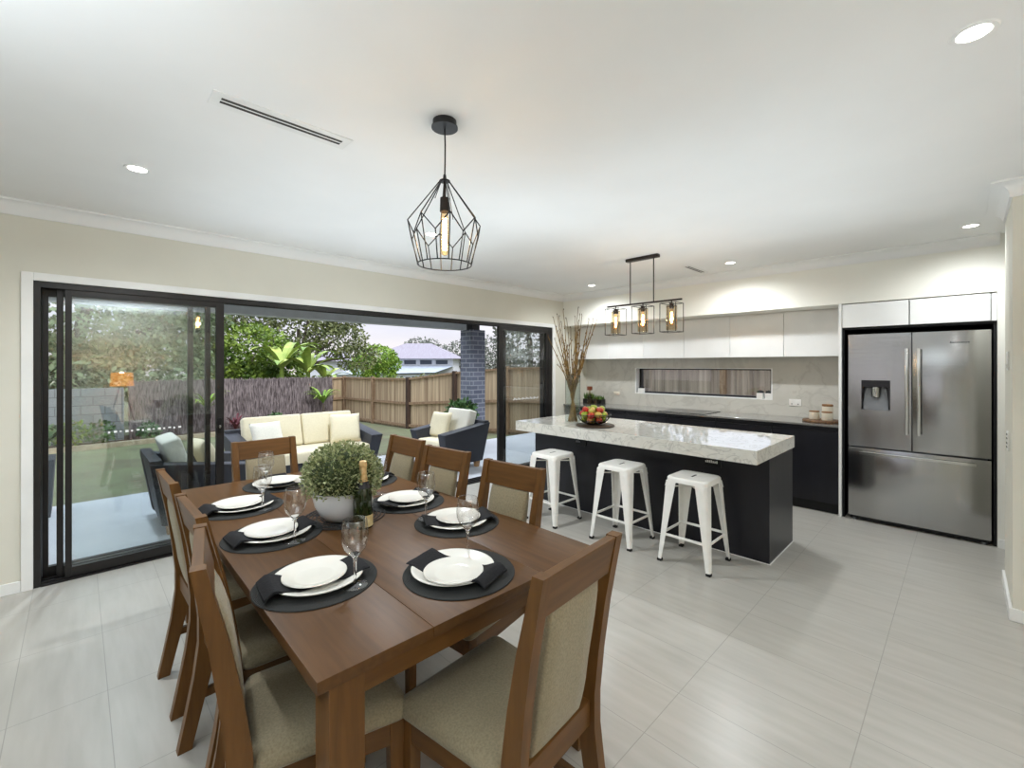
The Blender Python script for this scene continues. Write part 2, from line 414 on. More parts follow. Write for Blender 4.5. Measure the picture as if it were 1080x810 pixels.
    def build(s, name, m, parent=None, smooth=35, loc=None, rot=None, normals=True, fix=True):
        if fix: bmesh.ops.recalc_face_normals(s.bm, faces=s.bm.faces[:])
        me = bpy.data.meshes.new(name)
        s.bm.to_mesh(me); s.bm.free()
        me.materials.append(M[m] if isinstance(m, str) else m)
        if smooth:
            me.shade_smooth()
            me.set_sharp_from_angle(angle=radians(smooth))
        o = bpy.data.objects.new(name, me)
        COL.objects.link(o)
        if parent is not None: o.parent = parent
        if loc is not None: o.location = loc
        if rot is not None: o.rotation_euler = rot
        return o

def tag(o, label, cat, group=None, kind=None):
    o['label'] = label; o['category'] = cat
    if group: o['group'] = group
    if kind: o['kind'] = kind
    return o
def thing(name, label, cat, loc=(0, 0, 0), rz=0.0, group=None):
    o = bpy.data.objects.new(name, None); COL.objects.link(o)
    o.empty_display_size = 0.1
    o.location = loc; o.rotation_euler = (0, 0, rz)
    return tag(o, label, cat, group)
def struct(o, label=None, cat=None):
    o['kind'] = 'structure'
    if label: o['label'] = label
    if cat: o['category'] = cat
    return o
def sroot(name, label, cat):
    o = thing(name, label, cat); o['kind'] = 'structure'; return o
def dup(root, loc, rz=0.0, label=None, scale=None, group=None):
    r = root.copy(); COL.objects.link(r); r.location = loc; r.rotation_euler = (root.rotation_euler[0], root.rotation_euler[1], rz)
    if label: r['label'] = label
    if group: r['group'] = group
    if scale: r.scale = scale
    for ch in list(root.children):
        c = ch.copy(); COL.objects.link(c); c.parent = r
        for g in list(ch.children):
            d = g.copy(); COL.objects.link(d); d.parent = c
    return r
def bez(p0, p1, p2, p3, n):
    out = []
    for i in range(n + 1):
        t = i / n; u = 1 - t
        out.append(Vector(p0) * u**3 + Vector(p1) * 3*u*u*t + Vector(p2) * 3*u*t*t + Vector(p3) * t**3)
    return out
# ------------------------------------------------------------------ room shell
# X runs along the sliding-door wall to the right, Y runs along the kitchen wall away from the camera; eye height 1.5 m
CE = 2.58
struct(MB().box(-4.0, 5.45, -3.2, 4.38, -0.12, 0.0).box(5.45, 6.25, -3.2, 4.38, -0.12, 0.0).build('floor', 'floor', smooth=0), 'pale grey streaked porcelain tile floor', 'floor')
struct(MB().box(-4.2, 6.3, -3.4, 4.6, CE, CE + 0.12).build('ceiling', 'ceiling', smooth=0), 'smooth white plaster ceiling', 'ceiling')
w = MB()
w.box(-4.2, -0.212, 4.38, 4.62, -0.1, CE); w.box(-0.212, 5.14, 4.38, 4.62, 2.075, CE); w.box(5.14, 6.3, 4.38, 4.62, -0.1, CE)
struct(w.build('wall_left', 'wall', smooth=0), 'cream painted wall around the wide sliding door', 'wall')
# kitchen wall with slot window opening (y 1.63-3.48, z 1.08-1.465)
w = MB()
w.box(6.03, 6.22, -3.2, 1.63, 0, CE); w.box(6.03, 6.22, 3.48, 4.38, 0, CE); w.box(6.03, 6.22, 1.63, 3.48, 0, 1.08); w.box(6.03, 6.22, 1.63, 3.48, 1.465, CE)
struct(w.build('wall_right', 'wall', smooth=0), 'kitchen wall behind cabinets and fridge', 'wall')
w = MB()
w.box(5.41, 6.03, -0.186, 4.38, 2.11, CE); w.box(5.41, 6.03, -3.2, -0.186, 0, CE)
struct(w.build('wall_bulkhead', 'wall_white', smooth=0), 'cream bulkhead above the kitchen cupboards', 'wall')
struct(MB().box(3.93, 4.62, -3.2, -0.195, 0, CE).build('wall_stub', 'wall', smooth=0), 'short cream wall end at right edge', 'wall')
# behind the camera: walls with windows
w = MB()
w.box(-4.2, 4.0, -3.4, -3.2, 0, CE); w.box(4.0, 6.3, -3.4, -3.2, 0, CE)
struct(w.build('wall_behind', 'wall', smooth=0), 'plain wall behind the camera', 'wall')
w = MB()
w.box(-4.2, -4.0, -3.2, -0.02, 0, CE); w.box(-4.2, -4.0, 0.22, 0.9, 0, CE); w.box(-4.2, -4.0, 2.6, 4.38, 0, CE)
w.box(-4.2, -4.0, -0.02, 0.22, 2.2, CE); w.box(-4.2, -4.0, 0.9, 2.6, 2.2, CE); w.box(-4.2, -4.0, 0.9, 2.6, 0, 0.3)
struct(w.build('wall_far_side', 'wall', smooth=0), 'wall opposite the kitchen with tall windows', 'wall')
for n, (a, b, z0) in enumerate([(-0.02, 0.22, 0.0), (0.9, 2.6, 0.3)]):
    r = sroot('window_%d' % (n + 2), 'tall window opposite the kitchen', 'window')
    f = MB()
    for y in (a, b - 0.04): f.box(-4.13, -4.07, y, y + 0.04, z0, 2.2)
    for z in (z0, 2.16): f.box(-4.13, -4.07, a + 0.04, b - 0.04, z, z + 0.04)
    f.build('window_frame', 'frame', r, smooth=0)
    MB().box(-4.103, -4.097, a + 0.04, b - 0.04, z0 + 0.04, 2.16).build('pane', 'glass_pane', r, smooth=0)

# cornices (cove profile) and skirtings
def cove(sgn_u, u0, z1=CE, s=0.09):
    pts = [(u0, z1 - s), (u0 + sgn_u * 0.012, z1 - s)]
    for k in range(7):
        t = k / 6 * pi / 2
        pts.append((u0 + sgn_u * (0.012 + (s - 0.024) * (1 - cos(t))), z1 - s + 0.012 + (s - 0.024) * sin(t)))
    pts += [(u0 + sgn_u * s, z1 - 0.012), (u0 + sgn_u * s, z1), (u0, z1)]
    return pts
struct(MB().prism(cove(-1, 4.38), 0, -4.0, 5.41).build('trim_1', 'ceiling', smooth=40), 'white cove cornice over the sliding door wall', 'cornice')
struct(MB().prism(cove(-1, 5.41), 1, -0.2, 4.38).build('trim_2', 'ceiling', smooth=40), 'white cove cornice over the kitchen wall', 'cornice')
c = MB(); cvp = cove(1, 0.0)
c.rings([[(3.93 - u, -3.2, z) for u, z in cvp], [(3.93 - u, -0.195 + u, z) for u, z in cvp], [(4.62 + u, -0.195 + u, z) for u, z in cvp], [(4.62 + u, -3.2, z) for u, z in cvp]])
struct(c.build('trim_3', 'ceiling', smooth=40), 'white cove cornice around the short wall end', 'cornice')
struct(MB().box(-4.0, -0.268, 4.366, 4.38, 0, 0.075, 0.004).build('baseboard_left', 'trim', smooth=0), 'white skirting left of sliding door', 'skirting')
b = MB(); b.box(3.93, 4.62, -0.195, -0.18, 0, 0.075, 0.004); b.box(3.916, 3.93, -3.2, -0.18, 0, 0.075, 0.004)
struct(b.build('baseboard_stub', 'trim', smooth=0), 'white skirting around the short wall end', 'skirting')
struct(MB().box(5.395, 5.41, -1.6, -0.19, 0, 0.075, 0.004).build('baseboard_right', 'trim', smooth=0), 'white skirting right of the fridge', 'skirting')
# architrave round the sliding door
a = MB()
a.box(-0.268, -0.212, 4.362, 4.38, 0, 2.125, 0.004); a.box(5.14, 5.196, 4.362, 4.38, 0, 2.125, 0.004); a.box(-0.212, 5.14, 4.362, 4.38, 2.072, 2.125, 0.004)
struct(a.build('trim_4', 'trim', smooth=0), 'white architrave framing the sliding door', 'architrave')

# ------------------------------------------------------------------ sliding door
D = sroot('door_1', 'wide black framed stacking sliding door to the patio', 'door')
f = MB()
f.box(-0.212, -0.178, 4.38, 4.56, 0.0, 2.075); f.box(5.06, 5.14, 4.38, 4.56, 0.0, 2.075)
f.box(-0.178, 5.06, 4.38, 4.56, 2.05, 2.075)
for y in (4.374, 4.434, 4.494, 4.552): f.box(-0.178, 5.06, y + 0.0, y + 0.008, 2.030 if y < 4.4 else 2.038, 2.05)
f.box(-0.178, 5.06, 4.372, 4.56, 0.0, 0.012)
for y in (4.395, 4.455, 4.515): f.box(-0.178, 5.06, y, y + 0.008, 0.012, 0.024)
f.build('door_frame', 'frame', D, smooth=0)
def panel(x0, x1, y, lw, rw, name='sliding_panel', thick=0.04):
    p = MB()
    p.box(x0, x0 + lw, y, y + thick, 0.026, 2.036, 0.002); p.box(x1 - rw, x1, y, y + thick, 0.026, 2.036, 0.002)
    p.box(x0 + lw, x1 - rw, y, y + thick, 0.026, 0.085); p.box(x0 + lw, x1 - rw, y, y + thick, 1.985, 2.036)
    o = p.build(name, 'frame', D, smooth=0)
    MB().box(x0 + lw, x1 - rw, y + thick / 2 - 0.003, y + thick / 2 + 0.003, 0.085, 1.985).build('pane', 'glass_pane', o, smooth=0)
    return o
p1 = panel(-0.062, 0.886, 4.384, 0.034, 0.056)
p2 = panel(-0.105, 0.800, 4.444, 0.034, 0.036)
p3 = panel(-0.176, 0.690, 4.504, 0.030, 0.036)
p4 = panel(4.045, 5.06, 4.384, 0.085, 0.05)
p5 = panel(4.20, 5.06, 4.444, 0.035, 0.05)
h = MB(); h.box(0.838, 0.868, 4.372, 4.384, 0.93, 1.06, 0.003)
h.build('handle', 'black', p1, smooth=0)
MB().box(0.846, 0.860, 4.366, 4.372, 0.975, 1.0, 0.002).build('latch', 'chrome', p1, smooth=0)
d = MB()
for k in range(14):
    x = 0.16 + k * 0.032; d.box(x, x + 0.012 + 0.006 * (k % 2), 4.398, 4.4, 1.0 + 0.003 * (k % 3), 1.014 + 0.003 * (k % 2))
d.build('safety_dots', 'decal', p1, smooth=0)
d = MB()
for k in range(26):
    x = 4.33 + k * 0.02; d.box(x, x + 0.012, 4.398, 4.4, 1.015 + 0.004 * (k % 3), 1.03 + 0.006 * ((k * 7) % 4))
d.build('safety_dots', 'decal', p4, smooth=0)

# ------------------------------------------------------------------ slot window in the kitchen
W = sroot('window_1', 'long slot window in the kitchen splashback', 'window')
f = MB()
f.box(6.11, 6.16, 1.645, 1.68, 1.09, 1.455); f.box(6.11, 6.16, 3.43, 3.465, 1.09, 1.455)
f.box(6.11, 6.16, 1.68, 3.43, 1.09, 1.115); f.box(6.11, 6.16, 1.68, 3.43, 1.44, 1.455); 
f.build('window_frame', 'frame', W, smooth=0)
r = MB()
r.box(6.005, 6.2, 1.63, 1.645, 1.08, 1.465); r.box(6.005, 6.2, 3.465, 3.48, 1.08, 1.465); r.box(6.005, 6.2, 1.645, 3.465, 1.08, 1.09); r.box(6.005, 6.2, 1.645, 3.465, 1.455, 1.465)
r.build('reveal', 'trim', W, smooth=0)
MB().box(6.133, 6.138, 1.68, 3.43, 1.115, 1.44).build('pane', 'glass_pane', W, smooth=0)

# splashback slab round the window
s = MB()
s.box(6.008, 6.03, 0.88, 1.63, 0.9, 1.62); s.box(6.008, 6.03, 3.48, 4.38, 0.9, 1.62); s.box(6.008, 6.03, 1.63, 3.48, 0.9, 1.08); s.box(6.008, 6.03, 1.63, 3.48, 1.465, 1.62)
struct(s.build('wall_splashback', 'splash', smooth=0), 'pale marbled stone splashback behind the bench', 'splashback')

# ------------------------------------------------------------------ kitchen run
cuts = [0.882, 1.442, 2.021, 2.601, 3.186, 3.767, 4.37]
where = ['next to the fridge', 'second from the fridge', 'third from the fridge', 'fourth from the fridge', 'second from the left end', 'at the far left end']
for i in range(6):
    a, b = cuts[i], cuts[i + 1]
    o = thing('wall_cabinet', 'white handleless wall cupboard %s' % where[i], 'cabinet', (0, 0, 0), group='white wall cupboards over the bench')
    MB().box(5.745, 6.005, a + 0.001, b - 0.001, 1.612, 2.108).build('carcass', 'cab_white', o, smooth=0)
    MB().box(5.725, 5.744, a + 0.002, b - 0.002, 1.60, 2.09, 0.0015).build('door', 'cab_white', o, smooth=0)
bc = [0.882, 1.48, 2.08, 2.68, 3.28, 3.88, 4.37]
for i in range(6):
    a, b = bc[i], bc[i + 1]
    o = thing('base_cabinet', 'charcoal base cabinet under the grey bench, %s' % where[i], 'cabinet', group='charcoal base cabinets')
    MB().box(5.452, 6.0, a + 0.001, b - 0.001, 0.1, 0.878).build('carcass', 'cab_dark', o, smooth=0)
    MB().box(5.48, 5.5, a + 0.001, b - 0.001, 0.0, 0.1).build('kickboard', 'kick', o, smooth=0)
    if i in (2, 3):
        for z0, z1 in ((0.105, 0.36), (0.365, 0.61), (0.615, 0.83)):
            MB().box(5.43, 5.45, a + 0.002, b - 0.002, z0, z1, 0.0015).build('drawer', 'cab_dark', o, smooth=0)
    else:
        MB().box(5.43, 5.45, a + 0.002, b - 0.002, 0.105, 0.83, 0.0015).build('door', 'cab_dark', o, smooth=0)
    MB().box(5.432, 5.451, a + 0.002, b - 0.002, 0.84, 0.876).build('finger_rail', 'cab_dark', o, smooth=0)
tag(MB().box(5.41, 6.006, 0.882, 4.378, 0.88, 0.9, 0.002).build('benchtop', 'bench_stone', smooth=0), 'thin grey stone benchtop along the kitchen wall', 'benchtop')
ck = thing('cooktop', 'black glass cooktop set in the grey bench', 'cooktop', (5.70, 2.52, 0.9))
MB().box(-0.26, 0.26, -0.30, 0.30, 0.0, 0.006, 0.002).build('glass_top', 'blackglass', ck, smooth=0)
for (x, y, r_) in ((-0.12, -0.15, 0.085), (-0.12, 0.15, 0.1), (0.12, -0.15, 0.1), (0.12, 0.15, 0.075)):
    MB().lathe([(r_ - 0.003, 0.0062), (r_, 0.0062), (r_, 0.0068), (r_ - 0.003, 0.0068), (r_ - 0.003, 0.0062)], (x, y, 0), 40, cap=False).build('burner_ring', 'grey_plastic', ck)
# fridge surround
tag(MB().box(5.405, 6.02, 0.856, 0.88, 0.0, 2.108, 0.001).build('fridge_end_panel', 'cab_white', smooth=0), 'tall white end panel left of the fridge', 'panel')
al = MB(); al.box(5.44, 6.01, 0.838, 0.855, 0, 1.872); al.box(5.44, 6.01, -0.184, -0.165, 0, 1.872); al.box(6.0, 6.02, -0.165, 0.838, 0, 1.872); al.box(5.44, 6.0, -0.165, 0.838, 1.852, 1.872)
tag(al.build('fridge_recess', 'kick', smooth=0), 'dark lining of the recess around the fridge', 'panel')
for a, b, lab in ((0.358, 0.855, 'white cupboard above the left half of fridge'), (-0.15, 0.354, 'white cupboard above the right half of fridge')):
    o = thing('overhead_cabinet', lab, 'cabinet', group='cupboards above the fridge')
    MB().box(5.432, 6.02, a + 0.001, b - 0.001, 1.875, 2.1).build('carcass', 'cab_white', o, smooth=0)
    MB().box(5.412, 5.431, a + 0.002, b - 0.002, 1.873, 2.1, 0.0015).build('door', 'cab_white', o, smooth=0)
tag(MB().box(5.413, 5.45, -0.184, -0.153, 1.873, 2.1).build('filler_panel', 'cab_white', smooth=0), 'narrow white filler strip above fridge corner', 'panel')

# fridge
F = thing('refrigerator', 'stainless steel french door fridge with bottom freezer drawer', 'fridge', (5.70, 0.328, 0))
def FB(): return MB()
cy = 0.328
MB().box(-0.24, 0.28, -0.46, 0.46, 0.06, 1.775, 0.004).build('cabinet_body', 'grey_plastic', F, smooth=0)
y0, y1, ym = -0.153 - cy, 0.801 - cy, 0.338 - cy
# left door (far side, larger y) with a recessed dispenser
dl = MB()
dy0, dy1, dz0, dz1 = 0.487 - cy, 0.700 - cy, 1.078, 1.36
X0, X1 = -0.30, -0.245
def rect(a, b, c, d, x): return [(x, a, c), (x, b, c), (x, b, d), (x, a, d)]
oy0, oy1, oz0, oz1 = ym + 0.003, y1, 0.722, 1.80
vv = rect(oy0, oy1, oz0, oz1, X0) + rect(dy0, dy1, dz0, dz1, X0) + rect(oy0, oy1, oz0, oz1, X1) + rect(dy0, dy1, dz0, dz1, X1)
ff = []
for i in range(4):
    j = (i + 1) % 4
    ff += [(i, j, j + 4, i + 4), (i + 8, i + 12, j + 12, j + 8), (i, i + 8, j + 8, j), (i + 4, j + 4, j + 12, i + 12)]
dl._new(vv, ff)
dL = dl.build('door', 'steel', F, smooth=0)
# dispenser
ds = MB()
ds.box(-0.304, -0.298, dy0, dy1, 1.295, 1.36, 0.001)
ds.box(-0.302, -0.25, dy0, dy0 + 0.014, 1.085, 1.3); ds.box(-0.302, -0.25, dy1 - 0.014, dy1, 1.085, 1.3)
ds.build('dispenser', 'blackglass', dL, smooth=0)
MB().hexa([(-0.300, dy0 + 0.008, 1.08), (-0.252, dy0 + 0.02, 1.08), (-0.252, dy1 - 0.02, 1.08), (-0.300, dy1 - 0.008, 1.08),
           (-0.262, dy0 + 0.03, 1.3), (-0.252, dy0 + 0.03, 1.3), (-0.252, dy1 - 0.03, 1.3), (-0.262, dy1 - 0.03, 1.3)]).build('dispenser_tray', 'grey_plastic', dL, smooth=0)
MB().lathe([(0.036, 0), (0.038, 0.01), (0.038, 0.09), (0.034, 0.095)], (-0.272, (dy0 + dy1) / 2, 1.2), 24).build('dispenser_paddle', 'steel_bar', dL)
dR = MB().box(X0, X1, y0, ym - 0.003, 0.722, 1.80, 0.004).build('door', 'steel', F, smooth=30)
dz = MB().box(X0, X1, y0, y1, 0.045, 0.708, 0.004).build('freezer_drawer', 'steel', F, smooth=30)
def handle_v(y, par):
    b = MB(); b.box(-0.352, -0.338, y - 0.012, y + 0.012, 0.87, 1.655, 0.004)
    for z in (0.92, 1.6): b.box(-0.34, -0.298, y - 0.008, y + 0.008, z - 0.012, z + 0.012)
    b.build('handle', 'steel_bar', par, smooth=30)
handle_v(0.372 - cy, dL); handle_v(0.290 - cy, dR)
b = MB(); b.box(-0.352, -0.338, -0.067 - cy, 0.713 - cy, 0.655, 0.68, 0.004)
for y in (0.0 - cy, 0.65 - cy): b.box(-0.34, -0.298, y - 0.012, y + 0.012, 0.66, 0.676)
b.build('handle', 'steel_bar', dz, smooth=30)
lg = MB()
for k, wd in enumerate((0.010, 0.009, 0.007, 0.009, 0.006, 0.010, 0.008, 0.009, 0.010)):
    yy = 0.092 - k * 0.0135 - cy
    lg.box(-0.3012, -0.2995, yy - wd, yy, 1.694, 1.704 + 0.002 * (k in (0, 4)))
lg.build('badge', 'ink', dR, smooth=0)
g = MB().box(-0.27, -0.2, y0 + 0.01, y1 - 0.01, 0.012, 0.045).build('toe_grille', 'kick', F, smooth=0)
for y in (0.76 - cy, -0.11 - cy):
    MB().lathe([(0.016, 0), (0.018, 0.01), (0.018, 0.018), (0.008, 0.02), (0.008, 0.05)], (-0.26, y, 0.0), 16).build('foot', 'grey_plastic', F)

# ------------------------------------------------------------------ island
I = thing('kitchen_island', 'charcoal panelled kitchen island base behind white stools', 'island', (4.04, 2.225, 0))
MB().box(-0.32, 0.32, -1.195, 1.195, 0.0, 0.80, 0.002).build('cabinet_body', 'cab_dark', I, smooth=0)
q = MB(); q.box(-0.327, 0.327, -1.202, 1.202, 0.0, 0.004)
q.build('sealant_line', 'trim', I, smooth=0)
for yy, n_, lab in ((2.785, 4, 'small dark plate with pale marks'), (1.452, 7, 'small dark plate with pale lettering')):
    pl = MB().box(-0.332, -0.3195, yy - 2.225 - 0.075, yy - 2.225 + 0.062, 0.71 - 0.036, 0.71 + 0.03, 0.002).build('outlet_plate', 'black', I, smooth=0)
    t = MB(); r2 = random.Random(int(yy * 10))
    for k in range(n_):
        y_ = yy - 2.225 + 0.05 - k * 0.0145
        hh = 0.014 + 0.008 * r2.random()
        t.box(-0.3335, -0.3315, y_ - 0.010, y_, 0.703, 0.703 + hh); t.box(-0.3337, -0.3314, y_ - 0.0075, y_ - 0.0045, 0.707, 0.709 + hh * 0.4)
    t.build('lettering', 'grey_plastic' if n_ == 4 else 'white_plastic', pl, smooth=0)
tag(MB().box(-0.49, 0.49, -1.205, 1.19, 0.0, 0.1, 0.003).build('island_countertop', 'island_stone', loc=(3.89, 2.225, 0.80), smooth=0), 'thick white veined stone counter on the island', 'countertop')

# ------------------------------------------------------------------ bar stools
def stool():
    t = thing('bar_stool', '', 'stool', group='white metal stools along the island')
    s = MB()
    def rr(h, z, rad=0.045, n=5):
        pts = []
        for cx, cy_, a0 in ((h - rad, h - rad, 0), (-h + rad, h - rad, 90), (-h + rad, -h + rad, 180), (h - rad, -h + rad, 270)):
            for k in range(n + 1):
                a = radians(a0 + 90 * k / n); pts.append((cx + rad * cos(a), cy_ + rad * sin(a), z))
        return pts
    s.rings([rr(0.158, 0.612), rr(0.156, 0.640), rr(0.150, 0.649), rr(0.140, 0.652), rr(0.125, 0.650)])
    s.build('seat', 'stool', t)
    MB().box(-0.04, 0.04, -0.007, 0.007, 0.6495, 0.651, 0.0).build('seat_slot', 'slot', t, smooth=0)
    sk = MB()
    for a in range(4):     # arched apron between the legs
        m = Matrix.Rotation(a * pi / 2, 4, 'Z')
        n = 10
        for k in range(n):
            def P(i):
                x = -0.14 + 0.28 * i / n
                return x, 0.565 + 0.05 * min(1.0, (1 - (abs(x) / 0.14) ** 2.5) * 1.3)
            (xa, za), (xb, zb) = P(k), P(k + 1)
            vs = [m @ Vector(p) for p in ((xa, 0.155 + (0.612 - za) * .3, za), (xb, 0.155 + (0.612 - zb) * .3, zb), (xb, 0.156, 0.615), (xa, 0.156, 0.615))]
            sk.quad(*vs)
    sk.build('apron', 'stool', t, smooth=60, fix=False)
    for a in range(4):
        m = Matrix.Rotation(a * pi / 2, 4, 'Z')
        def ring(c, L, z, th=0.005, cr=0.02):
            cr = min(cr, L * 0.45)
            o = [(c - L, c), (c - cr, c), (c - cr * .3, c - cr * .3), (c, c - cr), (c, c - L)]
            i_ = [(c - th, c - L), (c - th, c - cr), (c - cr * .3 - th, c - cr * .3 - th), (c - cr, c - th), (c - L, c - th)]
            return [m @ Vector((x, y, z)) for x, y in o + i_]
        l = MB(); l.rings([ring(0.2, 0.030, 0.018), ring(0.198, 0.034, 0.05), ring(0.178, 0.058, 0.33), ring(0.158, 0.085, 0.615)])
        lo = l.build('leg', 'stool', t, smooth=50)
        fb = MB(); fb.box(0.168, 0.203, 0.168, 0.203, 0.0, 0.02, 0.005); fb.xf(m)
        fb.build('rubber_foot', 'rubber', lo)
    br = MB()
    for a in range(4):
        m = Matrix.Rotation(a * pi / 2, 4, 'Z')
        z = 0.21 ; c = 0.183
        b = MB(); b.box(-c + 0.005, c - 0.005, c - 0.012, c - 0.002, z - 0.009, z + 0.009, 0.002); b.xf(m)
        b.build('footrest_bar', 'stool', t, smooth=0)
    b = MB(); b.tube([(-0.15, -0.15, 0.56), (0.15, 0.15, 0.56)], 0.006, 8); b.tube([(-0.15, 0.15, 0.572), (0.15, -0.15, 0.572)], 0.006, 8)
    b.build('cross_brace', 'stool', t)
    return t
S = stool()
S.location = (3.395, 1.462, 0); S['label'] = 'white metal bar stool nearest the fridge end of island'
dup(S, (3.378, 2.085, 0), 0, 'white metal bar stool in the middle of the three')
dup(S, (3.328, 2.828, 0), 0, 'white metal bar stool nearest the sliding door')
# ------------------------------------------------------------------ dining table
TZ = 0.76
T = thing('dining_table', 'dark stained timber dining table set for eight', 'table', (0.965, 2.15, 0), radians(-0.6))
tt = MB()
L2, W2 = 1.10, 0.555
tt.box(-W2, -0.2335, -L2, L2, 0.728, TZ, 0.002); tt.box(-0.2325, 0.2325, -L2, L2, 0.728, TZ, 0.002); tt.box(0.2335, W2, -L2, L2, 0.728, TZ, 0.002)
tt.build('tabletop', 'tabletop', T, smooth=30)
for a, b in ((-L2 + 0.02, -L2 + 0.042), (L2 - 0.042, L2 - 0.02)):
    MB().box(-W2 + 0.03, W2 - 0.03, a, b, 0.665, 0.728, 0.002).build('end_apron', 'wood_x', T, smooth=0)
for a, b in ((-W2 + 0.03, -W2 + 0.052), (W2 - 0.052, W2 - 0.03)):
    MB().box(a, b, -L2 + 0.042, L2 - 0.042, 0.665, 0.728, 0.002).build('side_apron', 'wood_y', T, smooth=0)
for sx in (-1, 1):
    for sy in (-1, 1):
        MB().box(min(sx * (W2 - 0.030), sx * (W2 - 0.120)), max(sx * (W2 - 0.030), sx * (W2 - 0.120)), min(sy * (L2 - 0.004), sy * (L2 - 0.094)), max(sy * (L2 - 0.004), sy * (L2 - 0.094)), 0, 0.728, 0.003).build('leg', 'wood_z', T, smooth=0)

# ------------------------------------------------------------------ dining chair (faces +y, origin on floor under the back posts at seat level)
HW = 0.195
def chair():
    t = thing('dining_chair', '', 'chair', group='timber dining chairs round the table')
    prof = [(-0.078, 0.0), (-0.052, 0.12), (-0.020, 0.27), (-0.002, 0.40), (-0.003, 0.50), (-0.020, 0.64), (-0.045, 0.79), (-0.072, 0.915), (-0.090, 1.0)]
    th = [0.046, 0.050, 0.058, 0.062, 0.060, 0.054, 0.046, 0.038, 0.034]
    for sx in (-1, 1):
        xo, xi = sx * HW, sx * (HW - 0.036)
        a, b = min(xo, xi), max(xo, xi)
        rings = []
        for (y, z), w in zip(prof, th):
            rings.append([(a, y - w / 2, z), (b, y - w / 2, z), (b, y + w / 2, z), (a, y + w / 2, z)])
        MB().rings(rings).build('back_leg', 'wood_z', t, smooth=25)
    def yc(z):
        for i in range(len(prof) - 1):
            if prof[i][1] <= z <= prof[i + 1][1]:
                k = (z - prof[i][1]) / (prof[i + 1][1] - prof[i][1]); return prof[i][0] + k * (prof[i + 1][0] - prof[i][0])
        return prof[-1][0]
    xi = HW - 0.036
    # top rail
    z0, z1 = 0.886, 0.998
    MB().hexa([(-xi, yc(z0) - 0.015, z0), (xi, yc(z0) - 0.015, z0), (xi, yc(z0) + 0.012, z0), (-xi, yc(z0) + 0.012, z0),
               (-xi, yc(z1) - 0.015, z1), (xi, yc(z1) - 0.015, z1), (xi, yc(z1) + 0.012, z1), (-xi, yc(z1) + 0.012, z1)], 0.002).build('top_rail', 'wood_x', t, smooth=0)
    # padded back, slightly curved, gap each side
    px = xi - 0.040
    rings = []
    N = 12
    for k in range(N + 1):
        z = 0.478 + (0.882 - 0.478) * k / N
        e = min(1.0, 4.0 * min(k, N - k) / N)
        d = 0.010 + 0.016 * e ** 0.5
        y = yc(z)
        rr = []
        for (u, v) in ((-1, -0.5), (-0.93, -0.85), (-0.5, -1), (0.5, -1), (0.93, -0.85), (1, -0.5), (1, 0.5), (0.93, 0.9), (0.5, 1.05), (-0.5, 1.05), (-0.93, 0.9), (-1, 0.5)):
            rr.append((u * px, y + v * d + 0.002, z))
        rings.append(rr)
    MB().rings(rings).build('back_pad', 'fabric', t, smooth=60)
    MB().hexa([(-xi, -0.016, 0.40), (xi, -0.016, 0.40), (xi, 0.010, 0.40), (-xi, 0.010, 0.40), (-xi, -0.018, 0.478), (xi, -0.018, 0.478), (xi, 0.008, 0.478), (-xi, 0.008, 0.478)], 0.002).build('lower_back_rail', 'wood_x', t, smooth=0)
    # seat frame + upholstered trapezoid seat
    fw, rw, dp = 0.225, 0.190, 0.44
    def trap(ins, y0, y1, z):
        def hw(y): return rw + (fw - rw) * (y / dp) - ins
        return [(-hw(y0), y0, z), (hw(y0), y0, z), (hw(y1), y1, z), (-hw(y1), y1, z)]
    sf = MB()
    sf.hexa(trap(0.012, dp - 0.035, dp - 0.013, 0.355) + trap(0.012, dp - 0.035, dp - 0.013, 0.425))
    for sx in (-1, 1):
        a0, a1 = sx * (rw - 0.016), sx * (fw - 0.014)
        p = [(a0, 0.03, 0.355), (a0 - sx * 0.022, 0.03, 0.355), (a1 - sx * 0.022, dp - 0.035, 0.355), (a1, dp - 0.035, 0.355)]
        if sx > 0: p = [p[1], p[0], p[3], p[2]]
        sf.hexa(p + [(x, y, 0.425) for x, y, z in p])
    sf.build('seat_frame', 'wood_y', t, smooth=0)
    cu = MB()
    def cr(ins, z, rad=0.035, n=4):
        q = trap(ins, 0.032 + ins, dp - ins, z); out = []
        cen = [Vector(p) for p in q]
        for i in range(4):
            p0, p, p2 = cen[i - 1], cen[i], cen[(i + 1) % 4]
            a = p + (p0 - p).normalized() * rad; c = p + (p2 - p).normalized() * rad
            for k in range(n + 1):
                s_ = k / n; out.append(a * (1 - s_) ** 2 + p * 2 * s_ * (1 - s_) + c * s_ ** 2)
        return out
    cu.rings([cr(0.004, 0.425), cr(-0.004, 0.436), cr(-0.006, 0.452), cr(0.000, 0.468), cr(0.018, 0.479), cr(0.06, 0.486), cr(0.12, 0.489)])
    cu.build('seat', 'fabric', t, smooth=60)
    for sx in (-1, 1):
        x0 = sx * (fw - 0.012); x1 = sx * (fw - 0.054); a, b = min(x0, x1), max(x0, x1)
        MB().hexa([(a + 0.004, dp - 0.054, 0), (b - 0.004, dp - 0.054, 0), (b - 0.004, dp - 0.018, 0), (a + 0.004, dp - 0.018, 0), (a, dp - 0.058, 0.425), (b, dp - 0.058, 0.425), (b, dp - 0.014, 0.425), (a, dp - 0.014, 0.425)], 0.002).build('front_leg', 'wood_z', t, smooth=0)
        MB().bar((sx * (HW - 0.018), -0.03, 0.19), (sx * (fw - 0.033), dp - 0.05, 0.19), 0.02, 0.032).build('side_stretcher', 'wood_y', t, smooth=0)
    return t
CH = chair()
